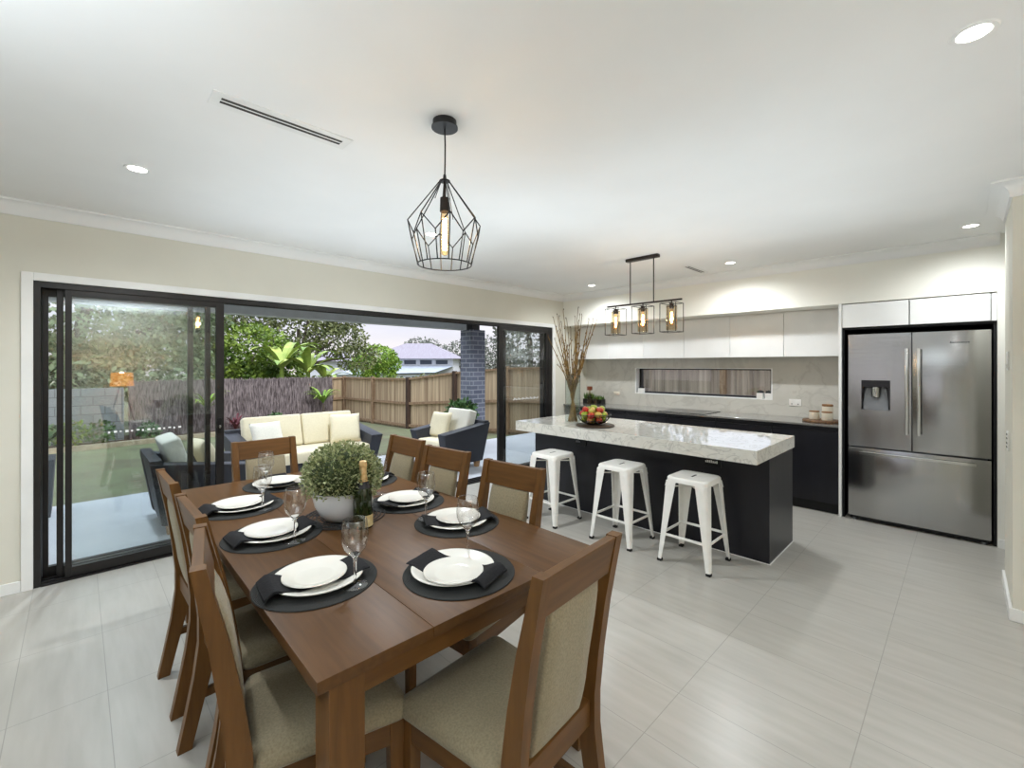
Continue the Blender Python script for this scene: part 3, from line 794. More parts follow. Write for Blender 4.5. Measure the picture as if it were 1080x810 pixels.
def put_chair(o, backc, face, label, first=False):
    """backc: centre of the top rail in plan; face: direction the chair faces in degrees"""
    rz = radians(face - 90)
    off = Matrix.Rotation(rz, 3, 'Z') @ Vector((0, -0.09, 0))
    loc = (backc[0] - off.x, backc[1] - off.y, 0)
    if first:
        o.location = loc; o.rotation_euler = (0, 0, rz); o['label'] = label; return o
    return dup(o, loc, rz, label)
put_chair(CH, (0.966, 0.717), 94.5, 'timber dining chair at the near end of table, back to camera', True)
put_chair(CH, (0.243, 1.500), -10, 'left side dining chair closest to the camera, beige pad in view')
put_chair(CH, (0.288, 1.955), 1, 'middle dining chair along the left side of table')
put_chair(CH, (0.288, 2.535), 1, 'left side dining chair closest to the sliding door')
put_chair(CH, (1.640, 2.715), 182, 'right side dining chair furthest from the camera')
put_chair(CH, (1.595, 2.190), 185, 'middle dining chair along the right side of table')
put_chair(CH, (1.588, 1.610), 185, 'right side dining chair nearest the bar stools')
put_chair(CH, (0.905, 3.325), 270, 'dining chair at the far end, in front of outdoor sofa')

# ------------------------------------------------------------------ place settings
settings = [  # mat centre, facing degrees, napkin angle, glass xy, napkin centre offset, words
    ((0.588, 1.559), 0, -6, (0.664, 1.429), 'at the left seat nearest the camera'),
    ((0.612, 2.115), 0, 3, (0.651, 1.965), 'at the middle left seat'),
    ((0.609, 2.640), 0, 3, (0.677, 2.515), 'at the left seat nearest the door'),
    ((0.898, 2.984), 270, 268, (0.800, 2.905), 'at the far end of the table'),
    ((1.318, 2.690), 180, 190, (1.215, 2.60), 'at the right seat furthest from camera'),
    ((1.278, 2.118), 180, 192, (1.243, 2.363), 'at the middle right seat'),
    ((1.282, 1.680), 180, 155, (1.196, 1.810), 'at the right seat nearest the stools'),
    ((0.978, 1.268), 90, 108, (1.088, 1.358), 'at the near end of the table')]
def plate_prof(r, h=0.016, t=0.004):
    return [(0.001, 0.0), (r * 0.55, 0.0), (r * 0.62, 0.002), (r * 0.95, h - 0.001), (r, h), (r, h + t * 0.6), (r * 0.985, h + t), (r * 0.93, h + t * 0.6), (r * 0.64, t + 0.001), (r * 0.58, t), (0.001, t)]
matm = MB().lathe([(0.001, 0), (0.197, 0), (0.1985, 0.002), (0.197, 0.004), (0.001, 0.004)], n=64).build('place_mat', 'mat')
bigm = MB().lathe(plate_prof(0.148, 0.017), n=56).build('dinner_plate', 'china', smooth=50)
smlm = MB().lathe(plate_prof(0.104, 0.012), n=48).build('side_plate', 'china', smooth=50)
# napkin: folded strip draped across the dinner plate, falling over the rim towards the seat (local x points to the table centre)
nk = MB()
def nz(x):
    ax = abs(x)
    if ax < 0.085: return 0.0085
    if ax < 0.140: return 0.0085 + (ax - 0.085) / 0.055 * 0.0155
    if ax < 0.155: return 0.024
    return max(0.004, 0.024 - (ax - 0.155) * 0.75)
secs = []
NS = 26
for k in range(NS + 1):
    x = -0.178 + 0.330 * k / NS
    hwid = 0.070 + 0.006 * (abs(x) / 0.16)
    z = nz(x); thk = 0.003 + (0.005 * max(0.0, min(1.0, (-x - 0.10) / 0.05)))
    rr = []
    for u in (-1, -0.7, -0.25, 0.25, 0.7, 1):
        rr.append((x, u * hwid, z + 0.0006 * sin(u * 7 + x * 30)))
    for u in (1, 0.7, 0.25, -0.25, -0.7, -1):
        rr.append((x, u * hwid * 0.98, z + thk + 0.0012 * sin(u * 9 + x * 60)))
    secs.append(rr)
nk.rings(secs)
napm = nk.build('napkin', 'napkin', smooth=50)
gl = [(0.034, 0.0), (0.036, 0.0015), (0.034, 0.0035), (0.012, 0.006), (0.0048, 0.012), (0.0040, 0.03), (0.0042, 0.075), (0.0065, 0.092), (0.017, 0.104), (0.030, 0.122), (0.0375, 0.145), (0.0385, 0.165), (0.0365, 0.190), (0.0335, 0.215), (0.0330, 0.2165),
      (0.0322, 0.215), (0.0352, 0.190), (0.0372, 0.165), (0.0362, 0.145), (0.0288, 0.1235), (0.0155, 0.106), (0.004, 0.0975), (0.0005, 0.0965)]
gs = [(r * 1.14, z * 1.02) for r, z in gl]
glm = thing('wine_glass', '', 'glass'); glm.name = 'wine_glass'
MB().lathe([(r * 1.14, z * 1.02) for r, z in gl[8:14]] + [(0.0373, 0.2208), (0.0367, 0.2202)], n=40, cap=False).build('bowl', 'bowlglass', glm, smooth=60)
MB().lathe([(0.0368, 0.2190), (0.0382, 0.2198), (0.0376, 0.2212), (0.0366, 0.2208), (0.0368, 0.2190)], n=40, cap=False).build('rim', 'bowlglass', glm, smooth=60)
MB().lathe([(0.004, 0.0068), (0.0052, 0.014), (0.0046, 0.03), (0.0048, 0.076), (0.0074, 0.094), (0.0185, 0.106), (0.014, 0.1045), (0.004, 0.0995), (0.0005, 0.0985)], n=24).build('stem', 'glass', glm, smooth=60)
MB().lathe([(0.039, 0.001), (0.041, 0.002), (0.039, 0.004), (0.014, 0.007), (0.004, 0.009)], n=40, cap=False).build('foot', 'bowlglass', glm, smooth=60)
for k, ((x, y), face, na, (gx, gy), wd) in enumerate(settings):
    def cp(o, loc, rz=0.0):
        if k == 0: r = o
        else: r = o.copy(); COL.objects.link(r)
        r.location = loc; r.rotation_euler = (0, 0, rz); return r
    tag(cp(matm, (x, y, TZ)), 'round black woven place mat ' + wd, 'place mat', 'round black place mats')
    f = Vector((cos(radians(face)), sin(radians(face)), 0))
    bx, by = x + f.x * 0.005, y + f.y * 0.005
    if k == 7: bx, by = 0.962, 1.284
    tag(cp(bigm, (bx, by, TZ + 0.004), 0), 'large white dinner plate under a napkin ' + wd, 'plate', 'white dinner plates')
    tag(cp(napm, (bx, by, TZ + 0.004), radians(na)), 'folded black napkin draped over the plate ' + wd, 'napkin', 'black napkins')
    sx_, sy_ = (0.934, 1.244) if k == 7 else (bx - f.x * 0.012, by - f.y * 0.012)
    tag(cp(smlm, (sx_, sy_, TZ + 0.0165), 0), 'small white plate on a black napkin ' + wd, 'plate', 'white side plates')
    glm.location = (settings[0][3][0], settings[0][3][1], TZ + 0.0045)
    z = TZ + (0.0045 if (Vector((gx, gy)) - Vector((x, y))).length < 0.19 else 0.0005)
    tag((glm if k == 0 else dup(glm, (gx, gy, z))), 'clear stemmed wine glass ' + wd, 'glass', 'wine glasses')

# centre mat (open weave coils)
cm = MB()
for k in range(9):
    r = 0.03 + k * 0.0198
    pts = [(r * cos(2 * pi * i / 60), r * sin(2 * pi * i / 60), 0.003) for i in range(61)]
    cm.tube(pts, 0.0028, 5, cap=False)
rr = random.Random(5)
for k in range(300):
    a = rr.random() * 2 * pi; r = 0.02 + 0.17 * rr.random() ** 0.7; b = a + rr.uniform(-0.5, 0.5) * 0.05 / r; r2 = max(0.01, min(0.192, r + rr.uniform(-0.03, 0.03)))
    cm.tube([(r * cos(a), r * sin(a), 0.0035), ((r + r2) / 2 * cos((a + b) / 2), (r + r2) / 2 * sin((a + b) / 2), 0.0055), (r2 * cos(b), r2 * sin(b), 0.0035)], 0.0016, 4)
tag(cm.build('centre_mat', 'openmat', loc=(0.939, 2.131, TZ)), 'round open weave black mat under the white pot', 'place mat')
# boxwood ball in white pot
PT = thing('potted_boxwood', 'clipped boxwood ball in white ceramic pot on table', 'plant', (0.910, 2.088, TZ + 0.007))
MB().lathe([(0.001, 0), (0.058, 0), (0.075, 0.006), (0.105, 0.035), (0.126, 0.075), (0.135, 0.115), (0.137, 0.142), (0.133, 0.144), (0.128, 0.142), (0.124, 0.125), (0.001, 0.12)], n=48).build('pot', 'pot', PT, smooth=50)
cc = Vector((0, 0, 0.205)); 
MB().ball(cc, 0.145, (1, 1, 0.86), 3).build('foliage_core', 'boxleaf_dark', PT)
lf = MB(); rr = random.Random(3)
for k in range(4600):
    v = Vector((rr.gauss(0, 1), rr.gauss(0, 1), rr.gauss(0, 1))).normalized()
    if v.z < -0.5: continue
    rad = 0.145 + 0.036 * rr.random()
    p = cc + Vector((v.x * rad, v.y * rad, v.z * rad * 0.86)) + Vector((0, 0, 0.012 * sin(v.x * 9) * sin(v.y * 8)))
    d = (v + Vector((rr.uniform(-1, 1), rr.uniform(-1, 1), rr.uniform(-.6, 1.2))) * 0.7).normalized()
    s_ = d.cross(Vector((rr.uniform(-1, 1), rr.uniform(-1, 1), rr.uniform(-1, 1)))).normalized()
    L_ = rr.uniform(0.011, 0.020); w_ = L_ * 0.36
    m_ = p + d * L_ * 0.5 + v * 0.002
    lf.quad(p, m_ - s_ * w_, p + d * L_, m_ + s_ * w_)
lf.build('foliage', 'boxleaf', PT, smooth=0, fix=False)
# sparkling wine bottle
BT = thing('wine_bottle', 'green sparkling wine bottle with gold foil neck on table', 'bottle', (0.932, 1.925, TZ))
MB().lathe([(0.001, 0.004), (0.034, 0), (0.042, 0.004), (0.043, 0.02), (0.043, 0.125), (0.040, 0.155), (0.031, 0.188), (0.022, 0.212), (0.0165, 0.24), (0.0145, 0.275), (0.001, 0.276)], n=40).build('bottle_body', 'bottle', BT, smooth=50)
MB().lathe([(0.0232, 0.212), (0.0178, 0.238), (0.0158, 0.262), (0.0155, 0.278), (0.0185, 0.282), (0.0185, 0.291), (0.0165, 0.295), (0.0165, 0.302), (0.010, 0.306), (0.001, 0.306)], n=32, cap=False).build('neck_foil', 'foil_gold', BT)
MB().lathe([(0.0335, 0.183), (0.0318, 0.189), (0.0275, 0.2), (0.0236, 0.2125), (0.0236, 0.2132)], n=32, cap=False).build('collar', 'foil_black', BT)
lb = MB()
a0, a1 = radians(-104), radians(30)
lb.grid(lambda u, v: (0.0437 * cos(a0 + (a1 - a0) * u), 0.0437 * sin(a0 + (a1 - a0) * u), 0.012 + 0.052 * v), 24, 4)
lb.build('label', 'label', BT)
# ------------------------------------------------------------------ ceiling fixtures
def light(name, typ, loc, energy, color=(1, 1, 1), size=0.1, rot=(0, 0, 0), **kw):
    l = bpy.data.lights.new(name, typ); l.energy = energy; l.color = color
    if typ == 'AREA': l.size = size
    elif typ != 'SUN': l.shadow_soft_size = size
    for k, v in kw.items(): setattr(l, k, v)
    o = bpy.data.objects.new(name, l); COL.objects.link(o); o.location = loc; o.rotation_euler = rot
    return o
WARM = (0.94, 0.985, 1.02)
dls = [((0.235, 3.18), 'recessed downlight near the left end of the sliding door'), ((2.078, -0.02), 'recessed downlight at the top right, nearest the camera'),
       ((4.93, -0.03), 'recessed downlight above the fridge'), ((4.90, 1.727), 'recessed downlight above the kitchen bench between vent and fridge'),
       ((4.95, 3.522), 'recessed downlight in the far corner of kitchen'), ((2.08, 3.071), 'recessed downlight seen through the geometric pendant cage')]
dl0 = None
for (x, y), lab in dls:
    if dl0 is None:
        dl0 = thing('downlight', lab, 'ceiling light', (x, y, CE), group='recessed downlights')
        MB().lathe([(0.040, -0.001), (0.044, -0.004), (0.056, -0.004), (0.060, 0.0), (0.040, 0.0)], n=40, cap=False).build('trim_ring', 'trim', dl0)
        MB().lathe([(0.001, -0.002), (0.041, -0.002), (0.041, -0.0005), (0.001, -0.0005)], n=40).build('lens', 'downlight', dl0, smooth=0)
    else:
        dup(dl0, (x, y, CE), 0, lab)
for (x, y), e in zip([d_[0] for d_ in dls] + [(0.2, 0.0), (-2.2, 2.2), (-2.2, -0.8), (1.2, -2.0), (3.0, 1.5)], [80, 14, 38, 66, 62, 100, 0, 60, 45, 20, 0]):  # positions after the listed downlights are added unseen fill spots without fittings
    if e: light('downlight_or_fill_beam', 'SPOT', (x, y, CE - 0.03), e, WARM, 0.05, (0, 0, 0), spot_size=radians(165), spot_blend=1.0)

def vent(loc, L_, W_, label, along):
    v = thing('ceiling_vent', label, 'vent', loc, 0)
    a, b = (L_ / 2, W_ / 2) if along == 'x' else (W_ / 2, L_ / 2)
    MB().box(-a, a, -b, b, -0.004, 0, 0.001).build('plate', 'vent', v, smooth=0)
    for s_ in (-1, 1):
        MB().box(-a + 0.035, a - 0.035, s_ * 0.014 - 0.008, s_ * 0.014 + 0.008, -0.0052, -0.0035).build('slot', 'slot', v, smooth=0)
    return v
vent((0.662, 2.112, CE), 0.565, 0.12, 'slotted white ceiling vent over the dining table', 'x')
vent((4.95, 2.12, CE), 0.49, 0.10, 'slotted white ceiling vent over the kitchen bench', 'x')

# geometric cage pendant
P = thing('cage_pendant_light', 'black wire geometric cage pendant above dining table', 'pendant light', (1.160, 1.610, 0))
MB().lathe([(0.001, CE), (0.052, CE), (0.052, CE - 0.012), (0.050, CE - 0.022), (0.052, CE - 0.024), (0.058, CE - 0.026), (0.058, CE - 0.032), (0.001, CE - 0.034)], n=40).build('ceiling_rose', 'wire', P)
MB().tube([(0, 0, CE - 0.03), (0.004, 0.002, 2.48), (0.002, 0, 2.40), (0, 0, 2.325)], 0.0035, 8).build('cord', 'wire', P)
MB().lathe([(0.001, 2.345), (0.006, 2.343), (0.008, 2.325), (0.022, 2.318), (0.022, 2.312), (0.001, 2.311)], n=24).build('cap', 'wire', P)
cg = MB(); n = 8
wr = 0.0026
def cp_(r, z, k, h=0.0): return (r * cos(2 * pi * (k + h) / n + 0.3), r * sin(2 * pi * (k + h) / n + 0.3), z)
for k in range(n):
    cg.tube([cp_(0.02, 2.315, k), cp_(0.160, 2.13, k)], wr, 6)
    for h in (-0.5, 0.5):
        cg.tube([cp_(0.160, 2.13, k), cp_(0.150, 2.06, k, h)], wr, 6)
    cg.tube([cp_(0.150, 2.06, k, 0.5), cp_(0.118, 1.945, k, 0.5)], wr, 6)
    cg.tube([cp_(0.160, 2.13, k), cp_(0.118, 1.945, k, 0.0)], wr, 6)
    for h in (-0.5, 0.5):
        cg.tube([cp_(0.02, 2.315, k), cp_(0.135, 2.19, k, h * 0.9)], wr * 0.7, 6) if k % 4 == 0 and h > 0 else None
ring = [(0.118 * cos(2 * pi * i / 48), 0.118 * sin(2 * pi * i / 48), 1.945) for i in range(49)]
cg.tube(ring, wr, 6, cap=False)
ring = [(0.021 * cos(2 * pi * i / 24), 0.021 * sin(2 * pi * i / 24), 2.315) for i in range(25)]
cg.tube(ring, wr * 1.3, 6, cap=False)
cg.build('wire_cage', 'wire', P)
MB().lathe([(0.001, 2.315), (0.006, 2.314), (0.006, 2.245), (0.020, 2.24), (0.0215, 2.18), (0.019, 2.178), (0.001, 2.178)], n=24).build('lamp_holder', 'bronze', P)
def bulb(par, x, y, zt, zb, r):
    MB().lathe([(0.012, zt), (r * 0.9, zt - 0.012), (r, zt - 0.03), (r, zb + 0.02), (r * 0.75, zb + 0.006), (0.001, zb)], (x, y, 0), 24).build('bulb', 'bulbglass', par)
    f_ = MB()
    for k in range(6):
        a = 2 * pi * k / 6
        f_.tube([(x + r * .4 * cos(a), y + r * .4 * sin(a), zt - 0.03), (x + r * .4 * cos(a + .5), y + r * .4 * sin(a + .5), zb + 0.025)], 0.0030, 5)
    f_.build('filament', 'bulb', par)
bulb(P, 0, 0, 2.18, 1.985, 0.0185)
light('pendant_glow', 'POINT', (1.16, 1.61, 2.06), 3.0, (1.0, 0.90, 0.76), 0.018)

# triple pendant over the island
K = thing('triple_pendant_light', 'dark linear pendant with three glass lamps over island', 'pendant light', (4.01, 2.245, 0))
MB().box(-0.03, 0.03, -0.175, 0.175, CE - 0.032, CE, 0.008).build('ceiling_mount', 'bronze', K)
for y in (0.133, -0.122): MB().tube([(0, y, CE - 0.03), (0, y, 2.12)], 0.0055, 10).build('rod', 'bronze', K)
MB().bar((0, -0.405, 2.118), (0, 0.405, 2.118), 0.016, 0.016).build('crossbar', 'bronze', K, smooth=0)
for y in (0.304, -0.007, -0.305):
    hd = MB().lathe([(0.006, 2.115), (0.006, 2.092), (0.020, 2.088), (0.021, 2.04), (0.017, 2.036), (0.001, 2.036)], (0, y, 0), 24).build('lamp_holder', 'bronze', K)
    bx = MB(); s_ = 0.078; z0, z1 = 1.818, 2.088; q = 0.0028
    for sx in (-1, 1):
        for sy in (-1, 1): bx.bar((sx * s_, y + sy * s_, z0), (sx * s_, y + sy * s_, z1), 2 * q, 2 * q)
    for z in (z0, z1):
        for sx in (-1, 1):
            bx.bar((sx * s_, y - s_, z), (sx * s_, y + s_, z), 2 * q, 2 * q); bx.bar((-s_, y + sx * s_, z), (s_, y + sx * s_, z), 2 * q, 2 * q)
    bx.bar((-s_, y, z1), (s_, y, z1), 2 * q, 2 * q); bx.bar((-0.05, y, 2.06), (0.05, y, 2.06), 2 * q, 2 * q); bx.bar((0, y - 0.05, 2.06), (0, y + 0.05, 2.06), 2 * q, 2 * q)
    bx.build('box_frame', 'wire', hd, smooth=0)
    MB().lathe([(0.050, 2.066), (0.050, 1.835), (0.048, 1.835), (0.048, 2.066), (0.050, 2.066)], (0, y, 0), 32, cap=False).build('glass_shade', 'lampglass', hd)
    bulb(hd, 0, y, 2.034, 1.875, 0.016)
    light('pendant_glow', 'POINT', (4.01, 2.245 + y, 1.95), 2.2, (1.0, 0.86, 0.68), 0.02)

# ------------------------------------------------------------------ switches and outlets
sw = thing('light_switch', 'white light switch plate on the short wall end', 'switch', (4.25, -0.195, 1.53))
MB().box(-0.058, 0.058, 0, 0.008, -0.06, 0.06, 0.003).build('plate', 'white_plastic', sw)
for x in (-0.025, 0.025): MB().box(x - 0.008, x + 0.008, 0.008, 0.013, -0.045, -0.02, 0.002).build('rocker', 'white_plastic', sw)
so = thing('power_outlet', 'white double power outlet low on the wall end', 'outlet', (4.25, -0.195, 1.02))
MB().box(-0.058, 0.058, 0, 0.008, -0.06, 0.06, 0.003).build('plate', 'white_plastic', so)
for z in (-0.04, -0.015, 0.015, 0.04): MB().box(-0.03, 0.03, 0.008, 0.010, z - 0.004, z + 0.004).build('slot', 'slot', so, smooth=0)
so = thing('power_outlet', 'white double power outlet on the splashback beside canisters', 'outlet', (6.008, 1.393, 1.066))
MB().box(-0.009, 0, -0.062, 0.062, -0.04, 0.04, 0.003).build('plate', 'white_plastic', so)
for y in (-0.032, 0.032): MB().box(-0.012, -0.009, y - 0.012, y + 0.012, 0.006, 0.022, 0.001).build('rocker', 'white_plastic', so)
for y in (-0.032, 0.032): MB().box(-0.0098, -0.0088, y - 0.006, y + 0.006, -0.022, -0.012).build('slot', 'slot', so, smooth=0)
so = thing('power_outlet', 'small white outlet on the splashback left of window', 'outlet', (6.008, 3.80, 1.07))
MB().box(-0.009, 0, -0.05, 0.05, -0.022, 0.022, 0.003).build('plate', 'canister', so)
for y in (-0.03, 0.03): MB().box(-0.012, -0.009, y - 0.010, y + 0.010, 0.002, 0.014, 0.001).build('rocker', 'canister', so)

# ------------------------------------------------------------------ things on the island
tag(MB().lathe([(0.001, 0), (0.180, 0), (0.188, 0.004), (0.188, 0.012), (0.182, 0.016), (0.001, 0.016)], n=56).build('round_board', 'board', loc=(3.665, 2.565, 0.90)), 'dark round timber board under the fruit bowl', 'board')
BO = (3.69, 2.60, 0.916)
bw = thing('fruit_bowl', 'black wire fruit bowl on the island counter', 'bowl', BO)
b = MB(); cprof = [(0.07, 0.004), (0.115, 0.022), (0.150, 0.058), (0.168, 0.098)]
b.lathe([(0.001, 0), (0.07, 0), (0.073, 0.004), (0.07, 0.007), (0.001, 0.007)], n=32)
b.build('base', 'wire', bw)
b = MB()
for k in range(26):
    a = 2 * pi * k / 26
    b.tube([(r * cos(a), r * sin(a), z) for r, z in cprof], 0.0026, 5)
for r, z in ((0.168, 0.098), (0.135, 0.040)):
    b.tube([(r * cos(2 * pi * i / 48), r * sin(2 * pi * i / 48), z) for i in range(49)], 0.0035, 6, cap=False)
b.build('wire_sides', 'wire', bw)
ap_pos = []
rr = random.Random(21)
lay = [(0.032, 0.000, 1, 0), (0.040, 0.085, 6, 0.2), (0.086, 0.105, 9, 0.0), (0.093, 0.035, 3, 0.5), (0.132, 0.080, 6, 0.4), (0.148, 0.0, 1, 0)]
apple_m = {}
def apple(kind, label, group):
    t = thing('apple', label, 'apple', group=group)
    pr = []
    for k in range(15):
        a = pi * k / 14
        r = 0.0365 * sin(a) * (1.02 - 0.10 * cos(a)); z = -0.033 * cos(a) + (0.010 * (1 - abs(sin(a))) ** 3) * (1 if a < pi / 2 else -1.4)
        pr.append((r, z))
    MB().lathe(pr, n=20).build('fruit', kind, t, smooth=60)
    MB().tube([(0, 0, 0.022), (0.002, 0, 0.033), (0.005, 0.002, 0.042)], 0.0014, 5).build('stalk', 'bark', t)
    return t
kinds = [('apple_red', 'shiny red apple piled in the wire fruit bowl', 'red apples in bowl'), ('apple_green', 'yellow green apple piled in the wire fruit bowl', 'green apples in bowl'), ('apple_blush', 'orange blushed apple piled in the wire fruit bowl', 'blush apples in bowl')]
seq = [1, 0, 1, 1, 2, 0, 1, 0, 1, 1, 0, 1, 0, 2, 1, 2, 1, 0, 2, 1, 1, 0, 2, 0, 1, 1]
cnt = 0
for z, r, n_, ph in lay:
    for k in range(n_):
        a = 2 * pi * k / n_ + ph
        kd = seq[cnt % len(seq)]; cnt += 1
        loc = (BO[0] + r * cos(a), BO[1] + r * sin(a), BO[2] + z + 0.008 + rr.uniform(-.004, .004))
        if kd not in apple_m:
            apple_m[kd] = apple(*kinds[kd]); o = apple_m[kd]; o.location = loc
        else:
            o = dup(apple_m[kd], loc)
        o.rotation_euler = (rr.uniform(-.6, .6), rr.uniform(-.6, .6), rr.uniform(0, 6))
V = (3.70, 2.87, 0.90)
vs = MB().lathe([(0.001, 0), (0.078, 0), (0.080, 0.003), (0.080, 0.50), (0.0785, 0.501), (0.077, 0.50), (0.077, 0.016), (0.001, 0.012)], n=40).build('glass_vase', 'vase_glass', loc=V)
tag(vs, 'tall clear glass cylinder vase on the island', 'vase')
rr = random.Random(8)
def twig(i):
    a = rr.uniform(0, 2 * pi); lean = rr.uniform(0.05, 0.30)
    hgt = rr.uniform(0.85, 1.18)
    b0 = Vector((0.045 * cos(a + pi), 0.045 * sin(a + pi), 0.018))
    top = Vector((lean * cos(a), lean * sin(a), hgt))
    m1 = Vector((0.048 * cos(a), 0.048 * sin(a), 0.5)) * 0.9
    pts = bez(b0, b0.lerp(m1, .5), m1, top, 12)
    pts = [p + Vector((rr.uniform(-.006, .006), rr.uniform(-.006, .006), 0)) * (k > 2) for k, p in enumerate(pts)]
    m = MB(); m.tube(pts, [0.0085 - 0.0058 * k / 12 for k in range(13)], 6)
    bd = MB()
    for k in range(5, 13):
        p = pts[k]; d = (pts[min(k + 1, 12)] - pts[k - 1]).normalized()
        if rr.random() < 0.42 and k < 11:
            q = p + (d + Vector((rr.uniform(-.6, .6), rr.uniform(-.6, .6), 0.2))).normalized() * rr.uniform(0.06, 0.16)
            m.tube([p, (p + q) / 2 + Vector((0, 0, 0.006)), q], [0.0044, 0.0036, 0.0022], 5)
            bd.tube([q - Vector((0, 0, 0.012)), q, q + Vector((0, 0, 0.01))], [0.002, 0.0045, 0.001], 6)
        s_ = Vector((rr.uniform(-1, 1), rr.uniform(-1, 1), 0)).normalized() * 0.007
        bd.tube([p + s_ * .3, p + s_ + d * 0.008, p + s_ + d * 0.02], [0.0025, 0.0048, 0.001], 6)
    t = thing('dry_branch', 'dry budded branch standing in the tall glass vase', 'branch', V, group='dry branches in the vase')
    m.build('stem', 'twig', t); bd.build('buds', 'bud', t)
for i in range(26): twig(i)

# ------------------------------------------------------------------ things on the bench
tr = thing('planter_tray', 'black rectangular herb trough on the bench corner', 'planter', (5.80, 4.08, 0.90))
b = MB(); b.box(-0.06, 0.06, -0.17, 0.17, 0, 0.008); b.box(-0.06, -0.052, -0.17, 0.17, 0.008, 0.075); b.box(0.052, 0.06, -0.17, 0.17, 0.008, 0.075); b.box(-0.052, 0.052, -0.17, -0.162, 0.008, 0.075); b.box(-0.052, 0.052, 0.162, 0.17, 0.008, 0.075)
b.build('trough', 'black', tr, smooth=0)
MB().box(-0.052, 0.052, -0.162, 0.162, 0.008, 0.06).build('soil', 'mulch', tr, smooth=0)
b = MB(); rr = random.Random(2)
for k in range(260):
    p = Vector((rr.uniform(-.05, .05), rr.uniform(-.16, .16), 0.06)); h_ = 0.03 + 0.07 * rr.random() * (1.4 if p.y > 0 else .8); q = p + Vector((rr.uniform(-.03, .03), rr.uniform(-.03, .03), h_)); s_ = Vector((rr.uniform(-1, 1), rr.uniform(-1, 1), 0)).normalized() * 0.008
    b.quad(p, (p + q) / 2 - s_, q, (p + q) / 2 + s_)
b.build('foliage', 'herb', tr, smooth=0, fix=False)
bb = thing('stoppered_bottle', 'clear glass bottle with brown stopper by herb trough', 'bottle', (5.70, 4.09, 0.90))
MB().lathe([(0.001, 0), (0.038, 0), (0.04, 0.006), (0.04, 0.13), (0.034, 0.155), (0.016, 0.175), (0.015, 0.215), (0.013, 0.215), (0.013, 0.175), (0.032, 0.152), (0.037, 0.13), (0.037, 0.01), (0.001, 0.008)], n=32).build('bottle_body', 'lampglass', bb)
MB().box(-0.030, 0.030, -0.030, 0.030, 0.215, 0.275, 0.005).build('stopper', 'copper', bb)
bb = thing('drinking_glass', 'small clear tumbler beside the herb trough', 'glass', (5.68, 3.97, 0.90))
MB().lathe([(0.001, 0), (0.03, 0), (0.036, 0.10), (0.034, 0.10), (0.028, 0.008), (0.001, 0.006)], n=32).build('tumbler', 'lampglass', bb)
tag(MB().lathe([(0.001, 0), (0.165, 0), (0.172, 0.006), (0.172, 0.018), (0.168, 0.024), (0.001, 0.024)], n=56).build('serving_board', 'acacia', loc=(5.66, 1.07, 0.90)), 'round timber serving board under cream canisters', 'board')
can0 = thing('canister', 'cream canister with timber lid at left on the serving board', 'canister', (5.66, 1.135, 0.924), group='cream canisters on serving board')
MB().lathe([(0.001, 0), (0.046, 0), (0.048, 0.004), (0.048, 0.078), (0.001, 0.078)], n=40).build('jar', 'canister', can0)
MB().lathe([(0.001, 0.078), (0.046, 0.078), (0.048, 0.080), (0.048, 0.088), (0.045, 0.091), (0.001, 0.091)], n=40).build('lid', 'cork', can0)
dup(can0, (5.63, 1.015, 0.924), 0, 'cream canister with timber lid at right on the serving board')
dup(can0, (5.76, 1.035, 0.924), 0, 'taller cream canister at the back of the serving board', scale=(1.05, 1.05, 1.75))
def cube_pot(loc, label):
    t = thing('cube_planter', label, 'planter', loc, group='white cube pots on window sill')
    b = MB(); h = 0.036
    b.box(-h, h, -h, h, 0, 0.07, 0.003); b.build('pot', 'white_plastic', t, smooth=0)
    b = MB(); rr = random.Random(4)
    b.ball((0, 0, 0.075), 0.022, (1, 1, 0.6), 2)
    for k in range(60):
        v = Vector((rr.gauss(0, 1), rr.gauss(0, 1), abs(rr.gauss(0, .7)))).normalized(); s_ = v.orthogonal().normalized() * 0.007
        p = Vector((0, 0, 0.07)); b.quad(p + v * .01, p + v * .028 - s_, p + v * .044, p + v * .028 + s_)
    b.build('succulent', 'succulent', t, smooth=0, fix=False)
    return t
c0 = cube_pot((6.05, 3.40, 1.09), 'white cube pot at the left end of the window sill')
dup(c0, (6.05, 1.775, 1.09), 0, 'white cube pot left of pair at the right end of sill')
dup(c0, (6.05, 1.680, 1.09), 0, 'white cube pot in the right corner of window sill')

# tripod floor lamp behind the camera (seen reflected in the glass)
FL = thing('floor_lamp', 'tripod floor lamp with glowing shade reflected in door glass', 'lamp', (0.62, -2.62, 0))
for k in range(3):
    a = 2 * pi * k / 3 + 0.6
    MB().tube([(0.32 * cos(a), 0.32 * sin(a), 0), (0.03 * cos(a), 0.03 * sin(a), 1.12)], [0.016, 0.012], 8).build('leg', 'wood_z', FL)
MB().lathe([(0.18, 1.10), (0.16, 1.36), (0.158, 1.36), (0.178, 1.10), (0.18, 1.10)], n=40, cap=False).build('lamp_shade', 'shade', FL)
MB().lathe([(0.001, 1.10), (0.035, 1.10), (0.035, 1.14), (0.012, 1.15), (0.012, 1.2), (0.001, 1.2)], n=16).build('lamp_holder', 'wire', FL)
light('floor_lamp_bulb', 'POINT', (0.62, -2.62, 1.33), 26, (1.0, 0.75, 0.42), 0.04)
